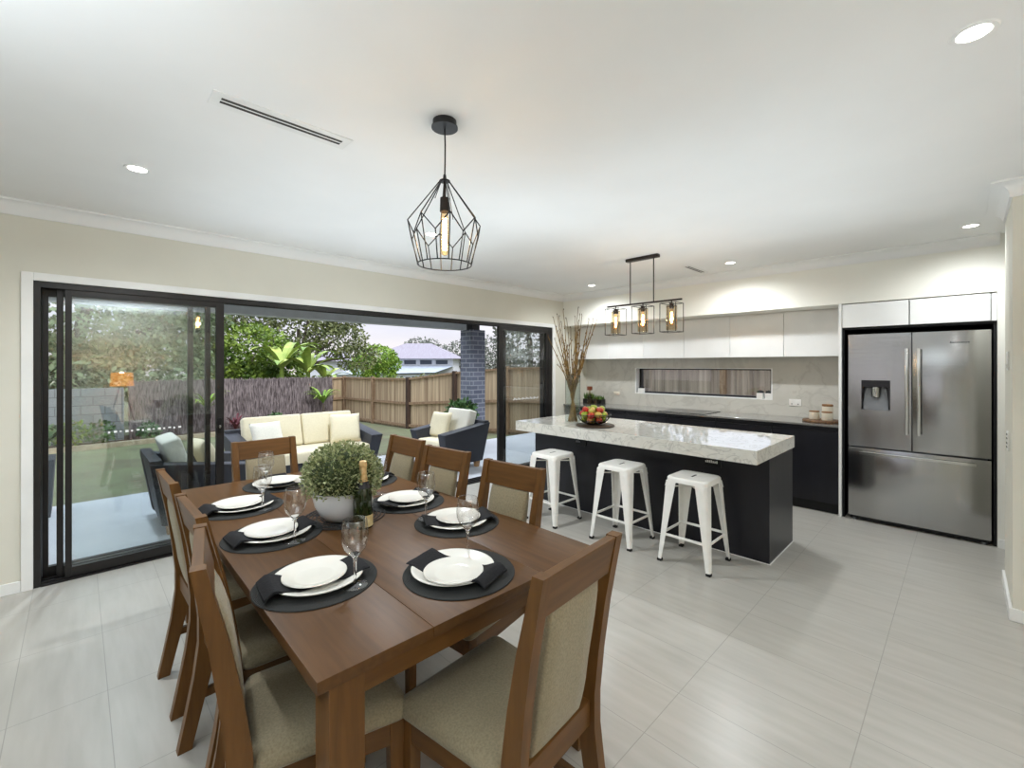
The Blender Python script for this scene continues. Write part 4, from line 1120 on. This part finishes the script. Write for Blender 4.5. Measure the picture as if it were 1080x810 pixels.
# ------------------------------------------------------------------ patio and roof
PZ = -0.012
struct(MB().box(-6.0, 7.9, 4.62, 6.84, -0.30, PZ).build('patio_floor', 'patio', smooth=0), 'pale blue grey tiled patio outside the door', 'patio floor')
struct(MB().box(-6.0, 7.9, 4.62, 6.98, 2.42, 2.62).build('patio_ceiling', 'soffit', smooth=0), 'patio roof lining', 'patio ceiling')
struct(MB().box(-6.0, 5.34, 6.70, 6.92, 2.185, 2.42).build('patio_beam', 'soffit', smooth=0), 'pale grey beam along patio roof edge', 'beam')
struct(MB().box(5.35, 5.69, 6.565, 6.90, -0.3, 2.185).build('brick_pillar', 'brick', smooth=0), 'blue grey brick pillar at the patio corner', 'pillar')
tag(MB().box(5.42, 5.60, 6.62, 6.80, 2.185, 2.42).build('steel_post', 'frame', smooth=0), 'short dark steel post on top of the brick pillar', 'post')
# ground outside
GZ = -0.30
g = MB()
g.grid(lambda u, v: (-40 + 100 * u, 6.84 + 90 * v, GZ), 8, 8)
lw = g.build('lawn', 'lawn', smooth=0, fix=False); tag(lw, 'short patchy green lawn beyond the patio', 'lawn', kind='stuff')
struct(MB().box(6.22, 14.0, -12.0, 6.84, GZ - 0.1, GZ - 0.002).build('ground', 'mulch', smooth=0), 'side path ground beside the house', 'ground')
# garden edge and bed
tag(MB().prism([(-6.0, 12.9), (-0.08, 13.02), (2.7, 13.30), (5.6, 13.75), (5.6, 13.95), (2.7, 13.5), (-0.08, 13.2), (-6.0, 13.08)], 2, GZ, GZ + 0.10).build('garden_edging', 'edging', smooth=0), 'low sandstone edging along the garden bed', 'edging')
tag(MB().prism([(-6.0, 13.08), (-0.08, 13.2), (2.7, 13.5), (5.6, 13.95), (5.6, 14.6), (-6.0, 14.4)], 2, GZ, GZ + 0.07).build('garden_bed', 'mulch', smooth=0), 'mulched garden bed in front of brush fence', 'garden bed')
struct(MB().box(-7.0, 0.78, 13.75, 13.95, GZ + 0.07, 0.98).build('block_wall', 'block', smooth=0), 'grey concrete block wall left of the brush fence', 'wall')

# brushwood fence
bf = thing('brush_fence', 'dark grey brushwood fence along the back of garden', 'fence', (0, 0, 0))
A, B_ = Vector((0.88, 13.74, GZ)), Vector((5.92, 14.45, GZ))
dirv = (B_ - A).normalized(); nrm = Vector((dirv.y, -dirv.x, 0))
m = MB()
H0 = 1.40
m.hexa([A - nrm * .1, B_ - nrm * .1, B_ - nrm * .0, A - nrm * .0] + [p + Vector((0, 0, H0)) for p in (A - nrm * .1, B_ - nrm * .1, B_ - nrm * .0, A - nrm * .0)])
m.build('core', 'brush', bf, smooth=0)
m = MB(); rr = random.Random(17)
for k in range(8000):
    t = rr.random() * (B_ - A).length; base = A + dirv * t + nrm * rr.uniform(-0.01, 0.05)
    z0 = rr.uniform(0, 1.15); L_ = rr.uniform(0.25, 0.6)
    if z0 + L_ > H0 + 0.05: L_ = H0 + rr.uniform(-0.02, 0.06) - z0
    p = base + Vector((0, 0, z0)); q = p + Vector((0, 0, L_)) + dirv * rr.uniform(-.16, .16) * L_ + nrm * rr.uniform(-.03, .03)
    w_ = dirv * rr.uniform(0.004, 0.012)
    m.quad(p - w_, p + w_, q + w_ * .6, q - w_ * .6)
m.build('sticks', 'brush', bf, smooth=0, fix=False)

# timber paling fence
pf = thing('paling_fence', 'tall weathered timber paling fence with posts and rails', 'fence', (0, 0, 0))
fp = [((5.93, 14.58), 1.10, 0), ((6.40, 14.6), 1.118, 0), ((6.57, 12.90), 1.118, 0), ((6.74, 11.13), 1.135, 1), ((7.364, 9.76), 1.32, 1), ((8.0, 8.36), 1.45, 0), ((8.42, 7.2), 1.47, 0), ((8.72, 5.2), 1.53, 0), ((8.72, 3.2), 1.53, 0), ((8.72, 1.2), 1.53, 0), ((8.72, -0.8), 1.53, 0)]
for i, ((x, y), h, dk) in enumerate(fp):
    MB().box(x - 0.05, x + 0.05, y - 0.05, y + 0.05, GZ, h + 0.03).build('post', 'post_dark' if dk else 'post', pf, smooth=0)
rr = random.Random(9)
for i in range(len(fp) - 1):
    (xa, ya), ha, _ = fp[i]; (xb, yb), hb, _ = fp[i + 1]
    a, b = Vector((xa, ya, 0)), Vector((xb, yb, 0)); d = (b - a); L_ = d.length; d.normalize(); nn = Vector((-d.y, d.x, 0))
    if nn.dot(a) < 0: nn = -nn       # away from the house
    m = MB(); t = 0.0
    while t < L_:
        w_ = min(rr.uniform(0.095, 0.105), L_ - t)
        if w_ < 0.01: break
        o_ = rr.uniform(0, 0.012)
        p0, p1 = a + d * (t + 0.003) + nn * (0.04 + o_), a + d * (t + w_ - 0.001) + nn * (0.04 + o_)
        h0 = ha + (hb - ha) * t / L_ + rr.uniform(-.006, .006); h1 = ha + (hb - ha) * (t + w_) / L_
        q0, q1 = p0 + nn * 0.015, p1 + nn * 0.015
        Z = lambda p, z: Vector((p.x, p.y, z))
        m.hexa([Z(p0, GZ), Z(p1, GZ), Z(q1, GZ), Z(q0, GZ), Z(p0, h0), Z(p1, h1), Z(q1, h1), Z(q0, h0)])
        t += w_
    m.build('paling_panel', 'paling_grey' if i >= 6 else 'paling', pf, smooth=0)
    for fz, th in ((0.06, 0.07), (0.50, 0.07), (0.985, 0.05)):
        za, zb = GZ + (ha - GZ) * fz, GZ + (hb - GZ) * fz
        MB().bar((xa, ya, za) , (xb, yb, zb), 0.05, th).build('rail', 'post', pf, smooth=0)

# ------------------------------------------------------------------ outdoor lounge
def lounge(name, label, cat, W, Dp, nback, loc, rz, group):
    """local x: front direction, y: width. back at x=0"""
    t = thing(name, label, cat, loc, rz, group)
    h = W / 2
    # back frame (leans back, flares)
    MB().hexa([(0.08, -h + 0.10, 0.09), (0.20, -h + 0.10, 0.09), (0.20, h - 0.10, 0.09), (0.08, h - 0.10, 0.09),
               (-0.02, -h + 0.02, 0.685), (0.07, -h + 0.02, 0.685), (0.07, h - 0.02, 0.685), (-0.02, h - 0.02, 0.685)], 0.012).build('backrest', 'wicker', t)
    for s in (-1, 1):
        p = [(0.07, s * (h - 0.07), 0.09), (Dp - 0.10, s * (h - 0.07), 0.09), (Dp - 0.10, s * (h - 0.19), 0.09), (0.07, s * (h - 0.19), 0.09),
             (-0.02, s * h, 0.66), (Dp, s * h, 0.545), (Dp, s * (h - 0.17), 0.545), (-0.02, s * (h - 0.17), 0.66)]
        if s > 0: p = [p[3], p[2], p[1], p[0], p[7], p[6], p[5], p[4]]
        MB().hexa(p, 0.012).build('arm', 'wicker', t)
    MB().box(0.15, Dp - 0.09, -h + 0.16, h - 0.16, 0.10, 0.28, 0.01).build('seat_base', 'wicker', t)
    si = h - 0.175
    def cush(x0, x1, y0, y1, z0, z1, r=0.03):
        return MB().box(x0, x1, y0, y1, z0, z1, r, 3)
    cush(0.20, Dp - 0.03, -si, si, 0.285, 0.43, 0.035).build('seat_cushion', 'cushion', t, smooth=60)
    for k in range(nback):
        y0 = -si + 2 * si * k / nback; y1 = -si + 2 * si * (k + 1) / nback
        b = cush(0, 0.15, y0 - 0.0 + 0.004, y1 - 0.004, 0, 0.43, 0.035)
        b.xf(Matrix.Translation((0.20, 0, 0.40)) @ Matrix.Rotation(radians(-17), 4, 'Y'))
        b.build('back_cushion', 'cushion' if nback > 1 else 'cushion_white', t, smooth=60)
    for sx in (0.14, Dp - 0.16):
        for s in (-1, 1):
            y = s * (h - 0.13)
            MB().hexa([(sx - 0.028, y - 0.028, 0), (sx + 0.028, y - 0.028, 0), (sx + 0.028, y + 0.028, 0), (sx - 0.028, y + 0.028, 0),
                       (sx - 0.04, y - 0.04, 0.095), (sx + 0.04, y - 0.04, 0.095), (sx + 0.04, y + 0.04, 0.095), (sx - 0.04, y + 0.04, 0.095)], 0.004).build('foot', 'timber_foot', t, smooth=0)
    return t
sofa = lounge('outdoor_sofa', 'charcoal wicker outdoor sofa with cream cushions', 'sofa', 1.78, 0.86, 2, (2.20, 6.62, PZ), radians(-90), None)
ac1 = lounge('outdoor_armchair', 'charcoal wicker outdoor armchair beside the brick pillar', 'armchair', 0.90, 0.82, 1, (4.42, 5.45, PZ), radians(180), 'wicker outdoor armchairs')
ac2 = dup(ac1, (0.46, 5.32, PZ), 0, 'charcoal wicker outdoor armchair behind the left glass panel')
def pillow(w, h, t, label, m_, loc, rot):
    b = MB(); n = 14
    def f(sg):
        def g(u, v):
            x, y = u * 2 - 1, v * 2 - 1
            e = max(0, (1 - x ** 4) * (1 - y ** 4)) ** 0.5
            pin = 1 - 0.06 * (1 - abs(x)) * 0 - 0.05 * (1 - x * x) * (abs(y)) - 0.05 * (1 - y * y) * abs(x)
            return (x * w / 2 * (1 - 0.05 * (1 - y * y) * abs(x) ** 3), y * h / 2 * (1 - 0.05 * (1 - x * x) * abs(y) ** 3), sg * t / 2 * e)
        return g
    b.grid(f(1), n, n); b.grid(f(-1), n, n)
    bmesh.ops.remove_doubles(b.bm, verts=b.bm.verts[:], dist=0.0005)
    return tag(b.build('throw_pillow', m_, smooth=70, loc=loc, rot=rot), label, 'pillow')
pillow(0.42, 0.42, 0.13, 'cream throw pillow at the right end of outdoor sofa', 'cushion', (2.72, 6.17, PZ + 0.625), (radians(68), 0, radians(-14)))
pillow(0.40, 0.40, 0.13, 'cream throw pillow at the left end of outdoor sofa', 'cushion_white', (1.72, 6.17, PZ + 0.605), (radians(68), 0, radians(14)))
pillow(0.40, 0.40, 0.12, 'cream throw pillow on armchair by the brick pillar', 'cushion', (3.96, 5.62, PZ + 0.61), (radians(70), 0, radians(-80)))
pillow(0.40, 0.40, 0.14, 'cream throw pillow on armchair behind left glass', 'cushion', (0.92, 5.28, PZ + 0.605), (radians(66), 0, radians(98)))

# ------------------------------------------------------------------ plants
def leafcloud(mb, c, rad, n, size, rnd, shell=0.55, droop=0.0):
    c = Vector(c)
    for k in range(n):
        v = Vector((rnd.gauss(0, 1), rnd.gauss(0, 1), rnd.gauss(0, 1))).normalized()
        r = shell + (1 - shell) * rnd.random() ** 0.5
        p = c + Vector((v.x * rad[0], v.y * rad[1], v.z * rad[2])) * r
        d = (Vector((rnd.uniform(-1, 1), rnd.uniform(-1, 1), rnd.uniform(-1, 1) - droop)) + v * 0.6).normalized()
        s_ = d.cross(Vector((rnd.uniform(-1, 1), rnd.uniform(-1, 1), rnd.uniform(-1, 1)))).normalized()
        L_ = size * rnd.uniform(0.6, 1.3); w_ = L_ * 0.28
        mb.quad(p, p + d * L_ * .5 - s_ * w_, p + d * L_, p + d * L_ * .5 + s_ * w_)
def tree(label, base, blobs, n, size, m_, seed, trunk=0.14, branches=None, droop=0.3, name='garden_tree', cat='tree', group=None, shell=0.45):
    rnd = random.Random(seed)
    t = thing(name, label, cat, base, 0, group)
    mb = MB(); vol = sum(b[1][0] * b[1][2] for b in blobs)
    for c, r in blobs:
        leafcloud(mb, c, r, int(n * r[0] * r[2] / vol), size, rnd, shell, droop)
    mb.build('foliage', m_, t, smooth=0, fix=False)
    if trunk:
        tb = MB()
        top = Vector(blobs[0][0])
        tb.tube(bez((0, 0, 0), (0.1, 0.05, top.z * .4), (top.x * .5, top.y * .5, top.z * .7), top, 8), [trunk * (1 - .07 * k) for k in range(9)], 8)
        for c, r in blobs[1:]:
            st = Vector((top.x * .3, top.y * .3, top.z * .45)); c = Vector(c)
            tb.tube(bez(st, st.lerp(c, .3) + Vector((0, 0, .3)), st.lerp(c, .7), c, 6), [trunk * .6 * (1 - .1 * k) for k in range(7)], 6)
        tb.build('trunk', 'bark', t)
    return t
# large trees behind the fences (base z at lawn level)
tree('large pale green tree behind the left glass panel', (-0.2, 17.0, GZ), [((0.3, 0, 3.4), (2.4, 1.6, 1.7)), ((-2.6, 0.4, 3.2), (2.0, 1.6, 1.9)), ((2.0, 0.3, 3.0), (1.5, 1.3, 1.5)), ((-1.0, -0.5, 1.7), (2.4, 1.0, 1.0)), ((1.6, -0.4, 1.7), (2.0, 0.9, 0.9)), ((0.8, 0, 4.9), (3.0, 1.6, 1.3)), ((-4.2, 0, 2.8), (2.0, 1.6, 2.2)), ((2.6, .2, 3.6), (1.3, 1.2, 1.2))], 34000, 0.17, 'leaf_pale', 1, 0.2)
tree('dense lime green tree just above the brush fence', (4.3, 17.2, GZ), [((0, 0, 2.2), (1.35, 1.1, 1.05)), ((-0.9, 0.2, 1.9), (0.9, .9, 0.9)), ((0.9, 0.1, 1.6), (0.9, .9, .8)), ((-0.2, -0.3, 1.2), (1.5, .9, .6))], 8500, 0.15, 'leaf_lime', 2, 0.12, shell=0.6)
tree('tall spreading olive green tree behind the banana plants', (7.75, 22.9, GZ), [((0, 0, 3.6), (2.2, 1.8, 1.0)), ((-2.2, 0, 4.2), (1.8, 1.6, .9)), ((1.9, 0, 3.2), (1.6, 1.4, 1.0)), ((3.0, 0, 2.3), (1.2, 1.2, 0.8)), ((-3.4, 0.2, 4.4), (1.6, 1.4, 1.0)), ((0.6, 0, 4.7), (2.4, 1.6, .7)), ((-0.6, -0.3, 2.4), (1.4, 1.2, .7)), ((2.0, .3, 4.3), (1.5, 1.2, 0.8))], 9500, 0.19, 'leaf_olive', 3, 0.16)
tree('bright yellow green tree beside the pale roofed house', (13.05, 25.13, GZ), [((0, 0, 2.3), (1.2, 1.1, 0.75)), ((-0.8, 0, 1.8), (0.9, .9, .6)), ((0.75, 0, 1.9), (0.8, .8, .6)), ((0.2, 0, 1.2), (1.0, .9, .6))], 5500, 0.17, 'leaf_bright', 4, 0.10, shell=0.6)
for i, (x, y, r, h, lab) in enumerate([(31.0, 40.0, 2.6, 2.6, 'distant grey tree right of the pale roof'), (35.0, 38.5, 3.0, 3.0, 'distant grey tree immediately left of the brick pillar'), (28.5, 44.0, 2.4, 3.2, 'small distant tree behind the roof ridge')]):
    tree(lab, (x, y, GZ), [((0, 0, h), (r, r, r * .8)), ((r * .8, 0, h * .8), (r * .7, r * .7, r * .6)), ((-r * .8, 0, h * .75), (r * .7, r, r * .55))], 2600, 0.36, 'leaf_grey', 30 + i, 0.2)
tree('tall grey green tree right of the brick pillar', (13.0, 12.2, GZ), [((0, 0, 2.9), (1.6, 1.4, 1.4)), ((1.5, -1.0, 2.6), (1.5, 1.4, 1.3)), ((-0.3, 0, 4.2), (1.6, 1.4, 1.2)), ((1.8, -1.4, 4.0), (1.6, 1.4, 1.2))], 6500, 0.17, 'leaf_grey', 41, 0.14)
tree('tall grey green tree behind the right glass panel', (15.2, 9.2, GZ), [((0, 0, 3.0), (1.8, 1.5, 1.5)), ((0.5, -1.5, 2.8), (1.5, 1.4, 1.3)), ((0.3, 0, 4.4), (1.8, 1.5, 1.2))], 5500, 0.18, 'leaf_grey', 42, 0.14)
# hedge mass low along the far fence line, behind palings
tree('low green shrub peeping over the paling fence', (10.5, 15.4, GZ), [((0, 0, 1.05), (1.3, .5, .4)), ((-1.6, .4, 1.0), (1.0, .5, .35)), ((1.4, -.9, 1.15), (0.9, .5, .4))], 2600, 0.11, 'leaf_olive', 44, 0.05, name='shrub', cat='shrub')

def blade(mb, pts, wmax, fold=0.25):
    pts = [Vector(p) for p in pts]; n = len(pts)
    L_, R_, Cc = [], [], []
    for i, p in enumerate(pts):
        d = (pts[min(i + 1, n - 1)] - pts[max(i - 1, 0)]).normalized()
        s_ = d.cross(Vector((0, 0, 1)));
        if s_.length < 1e-3: s_ = Vector((1, 0, 0))
        s_.normalize(); u = s_.cross(d)
        t = i / (n - 1); w_ = wmax * max(0.04, (sin(pi * min(1, t * 0.98 + 0.02)) ** 0.7))
        Cc.append(p); L_.append(p - s_ * w_ + u * w_ * fold); R_.append(p + s_ * w_ + u * w_ * fold)
    for i in range(n - 1):
        mb.quad(L_[i], Cc[i], Cc[i + 1], L_[i + 1]); mb.quad(Cc[i], R_[i], R_[i + 1], Cc[i + 1])
def banana(label, base, hs, seed, nl=7, size=1.25):
    rnd = random.Random(seed)
    t = thing('banana_plant', label, 'plant', base, 0, 'banana plants behind fence')
    st = MB(); st.tube([(0, 0, 0), (0.03, 0, hs * .5), (0.05, 0, hs)], [0.12, 0.10, 0.06], 8); st.build('stem', 'leaf_lime', t)
    lv = MB()
    for k in range(nl):
        a = 2 * pi * k / nl + rnd.uniform(-.4, .4); up = rnd.uniform(0.45, 1.25); L_ = size * rnd.uniform(.75, 1.15)
        d = Vector((cos(a), sin(a), 0)); p0 = Vector((0.05, 0, hs - .1))
        blade(lv, bez(p0, p0 + d * L_ * .25 + Vector((0, 0, L_ * .5 * up)), p0 + d * L_ * .6 + Vector((0, 0, L_ * .75 * up)), p0 + d * L_ * .95 + Vector((0, 0, L_ * (.75 * up - .25))), 10), 0.115 * size)
    lv.build('leaves', 'leaf_banana', t, smooth=60, fix=False)
banana('banana plant with arching leaves, leftmost behind the brush fence', (4.75, 15.7, GZ), 1.75, 5, 12, 1.35)
banana('banana plant in the middle behind the brush fence', (5.55, 15.6, GZ), 1.6, 6, 11, 1.25)
banana('low banana plant nearest the corner of the paling fence', (6.2, 15.8, GZ), 1.3, 7, 10, 1.05)
def rosette(name, label, base, n, L_, w_, m_, seed, cat='plant', up=0.8, stem=0.0, group=None):
    rnd = random.Random(seed); t = thing(name, label, cat, base, 0, group); mb = MB()
    for k in range(n):
        a = rnd.uniform(0, 2 * pi); d = Vector((cos(a), sin(a), 0)); u = up * rnd.uniform(.5, 1.2); l = L_ * rnd.uniform(.7, 1.1); p0 = Vector((0, 0, stem + .02))
        blade(mb, bez(p0, p0 + d * l * .2 + Vector((0, 0, l * .5 * u)), p0 + d * l * .55 + Vector((0, 0, l * .8 * u)), p0 + d * l * .9 + Vector((0, 0, l * .6 * u)), 7), w_)
    mb.build('leaves', m_, t, smooth=60, fix=False)
    if stem: MB().tube([(0, 0, 0), (0.02, 0, stem)], 0.03, 8).build('stem', 'bark', t)
    return t
rosette('cordyline', 'dark red spiky cordyline in front of brush fence', (3.00, 13.55, GZ + 0.05), 22, 0.52, 0.028, 'leaf_red', 1, up=1.0)
rosette('dracaena', 'green spiky plant at the corner of brush and paling fences', (5.45, 13.95, GZ + 0.05), 26, 0.60, 0.035, 'leaf_bright', 2, up=1.0, stem=0.55)
rosette('dracaena', 'green spiky plant behind the left sliding panel edge', (2.35, 13.45, GZ + 0.05), 22, 0.55, 0.03, 'leaf_bright', 3, up=1.1, stem=0.6)
for i, (x, y, s_, mm, lab) in enumerate([(0.35, 13.4, .34, 'leaf_fern', 'small green shrub in left garden bed, furthest right'), (-0.1, 13.35, .36, 'leaf_lime', 'small lime shrub in the left garden bed, middle'), (-0.55, 13.3, .36, 'leaf_pale', 'small pale shrub in left garden bed, furthest left'), (4.1, 13.9, .26, 'leaf_fern', 'tiny green shrub behind the sofa back'), (1.2, 13.5, .26, 'leaf_fern', 'tiny green shrub at the base of brush fence')]):
    tree(lab, (x, y, GZ + .05), [((0, 0, s_ * .8), (s_ * .8, s_ * .8, s_ * .7))], 260, 0.09, mm, 60 + i, 0.012, name='shrub', cat='shrub')
# planter with fern outside at left
pl = thing('fern_planter', 'tall dark ribbed planter with fern at far left', 'planter', (-0.36, 6.52, PZ))
b = MB(); b.hexa([(-.17, -.17, 0), (.17, -.17, 0), (.17, .17, 0), (-.17, .17, 0), (-.20, -.20, .58), (.20, -.20, .58), (.20, .20, .58), (-.20, .20, .58)], 0.01); b.build('pot', 'planter', pl, smooth=0)
mb = MB(); rnd = random.Random(12)
for k in range(46):
    a = rnd.uniform(0, 2 * pi); d = Vector((cos(a), sin(a), 0)); l = rnd.uniform(.28, .45); p0 = Vector((d.x * .08, d.y * .08, .57))
    blade(mb, bez(p0, p0 + d * l * .15 + Vector((0, 0, l * .6)), p0 + d * l * .5 + Vector((0, 0, l * .9)), p0 + d * l * .85 + Vector((0, 0, l * .55)), 7), 0.028)
mb.build('fern', 'leaf_fern', pl, smooth=60, fix=False)
pl = thing('pillar_planter', 'dark leafy plant in pot behind the armchair by pillar', 'planter', (5.05, 6.50, PZ))
MB().lathe([(0.001, 0), (.14, 0), (.18, .42), (.16, .42), (.001, .38)], n=32).build('pot', 'planter', pl)
mb = MB(); leafcloud(mb, (0, 0, .62), (.28, .28, .26), 900, .10, random.Random(3), .2); mb.build('foliage', 'leaf_fern', pl, smooth=0, fix=False)

# ------------------------------------------------------------------ houses in the distance
hs = thing('house', 'white weatherboard house with pale metal hip roof beyond fence', 'house', (23.2, 36.3, 0), radians(-44.4))
MB().box(-2.2, 3.2, 0, 6, -2.0, 2.15).build('walls', 'house_wall', hs, smooth=0)
MB()._new
rf = MB(); rf._new([(-5.3, -0.6, 2.15), (3.9, -0.6, 2.15), (3.9, 6.6, 2.15), (-5.3, 6.6, 2.15), (-2.0, 3.0, 3.75), (0.6, 3.0, 3.75)], [(0, 1, 5, 4), (1, 2, 5), (2, 3, 4, 5), (3, 0, 4), (0, 3, 2, 1)])
rf.build('roof', 'roof_pale', hs, smooth=0)
for x in (-1.4, 0.1, 1.6): MB().box(x, x + 1.1, -0.03, 0.0, 1.62, 2.0).build('window', 'louvre', hs, smooth=0)
for x in (-1.6, -0.1, 1.4, 2.75): MB().box(x, x + 0.16, -0.05, -0.02, 1.55, 2.1).build('window_post', 'house_wall', hs, smooth=0)
lr = MB(); lr._new([(-7.2, -4.0, 0.7), (2.2, -4.0, 0.9), (3.4, -0.05, 1.5), (-4.2, -0.05, 1.5)], [(0, 1, 2, 3)]); lr.build('verandah_roof', 'roof_white', hs, smooth=0)
MB().box(-6.6, 2.0, -3.6, -3.4, -2.0, 0.74).build('verandah_wall', 'house_wall', hs, smooth=0)
h2 = thing('house', 'house partly hidden behind the bright green tree', 'house', (16.9, 43.0, 0), radians(-44.4))
MB().box(-2.5, 2.0, 0, 5, -2.0, 1.9).build('walls', 'house_wall', h2, smooth=0)
rf = MB(); rf._new([(-3, -0.5, 1.9), (2.5, -0.5, 1.9), (2.5, 5.5, 1.9), (-3, 5.5, 1.9), (-1, 2.5, 3.1), (0.5, 2.5, 3.1)], [(0, 1, 5, 4), (1, 2, 5), (2, 3, 4, 5), (3, 0, 4), (0, 3, 2, 1)]); rf.build('roof', 'roof_pale', h2, smooth=0)

# ------------------------------------------------------------------ sky, sun, camera
wd = bpy.data.worlds.new('dusk_sky'); SC.world = wd; wd.use_nodes = True
nt = wd.node_tree; N, L = nt.nodes, nt.links; bg = N['Background']
tc = N.new('ShaderNodeTexCoord'); sp = N.new('ShaderNodeSeparateXYZ'); L.new(tc.outputs['Generated'], sp.inputs[0])
cr = N.new('ShaderNodeValToRGB'); e = cr.color_ramp.elements
e[0].position = 0.0; e[0].color = (0.95, 0.88, 0.86, 1); e[1].position = 0.75; e[1].color = (2.3, 2.5, 2.8, 1)
x_ = e.new(0.06); x_.color = (0.90, 0.88, 0.92, 1); x_ = e.new(0.16); x_.color = (0.98, 1.02, 1.16, 1)
L.new(sp.outputs['Z'], cr.inputs['Fac'])
mp = N.new('ShaderNodeMapping'); mp.inputs['Scale'].default_value = (1.5, 1.5, 6.0); L.new(tc.outputs['Generated'], mp.inputs['Vector'])
nz = N.new('ShaderNodeTexNoise'); nz.inputs['Scale'].default_value = 2.2; nz.inputs['Detail'].default_value = 6.0; L.new(mp.outputs['Vector'], nz.inputs['Vector'])
c2 = N.new('ShaderNodeValToRGB'); c2.color_ramp.elements[0].position = 0.35; c2.color_ramp.elements[1].position = 0.65
c2.color_ramp.elements[0].color = (0.84, 0.86, 0.93, 1); c2.color_ramp.elements[1].color = (1, 1, 1, 1); L.new(nz.outputs['Fac'], c2.inputs['Fac'])
mu = N.new('ShaderNodeMix'); mu.data_type = 'RGBA'; mu.blend_type = 'MULTIPLY'; mu.inputs[0].default_value = 1.0
L.new(cr.outputs['Color'], mu.inputs[6]); L.new(c2.outputs['Color'], mu.inputs[7]); L.new(mu.outputs[2], bg.inputs['Color'])
bg.inputs['Strength'].default_value = 0.85
light('low_sun', 'SUN', (0, 0, 8), 1.4, (1.0, 0.95, 0.88), rot=(radians(50), 0, radians(12)), angle=radians(25))
for px_ in (0.3, 2.5, 4.7): light('patio_fill_spot', 'SPOT', (px_, 5.7, 2.40), 120, (0.86, 0.93, 1.0), 0.05, spot_size=radians(130), spot_blend=0.8)  # added fill spots under the patio roof, no fittings modelled
# added fill lights without fittings, floating in the room and aimed at the ceiling
light('bounce_fill', 'AREA', (-1.0, 1.0, 1.9), 34, (0.86, 0.965, 1.06), 1.4, (radians(180), 0, 0))
light('bounce_fill', 'AREA', (0.6, -2.0, 1.9), 45, (0.86, 0.965, 1.06), 1.4, (radians(180), 0, 0))

light('bounce_fill', 'AREA', (1.6, 3.0, 1.95), 8, (0.86, 0.965, 1.06), 2.2, (radians(180), 0, 0))
light('bounce_fill', 'AREA', (3.1, 1.2, 1.85), 9, (0.86, 0.965, 1.06), 2.4, (radians(180), 0, 0))
cam = bpy.data.cameras.new('camera'); co = bpy.data.objects.new('camera', cam); COL.objects.link(co)
cam.sensor_width = 36.0; cam.sensor_fit = 'HORIZONTAL'; cam.lens = 36.0 * 468 / 1080
cam.shift_y = -19.5 / 1080; cam.clip_start = 0.05; cam.clip_end = 400
co.location = (0, 0, 1.5); co.rotation_euler = (radians(90), 0, radians(-44.4))
SC.camera = co
SC.view_settings.view_transform = 'Standard'; SC.view_settings.look = 'None'
SC.view_settings.exposure = 0.35; SC.view_settings.gamma = 1.0
SC.cycles.use_denoising = True
SC.cycles.max_bounces = 10; SC.cycles.diffuse_bounces = 5; SC.cycles.glossy_bounces = 5; SC.cycles.transmission_bounces = 10; SC.cycles.transparent_max_bounces = 24
SC.cycles.caustics_reflective = False; SC.cycles.caustics_refractive = False
SC.cycles.sample_clamp_indirect = 6.0
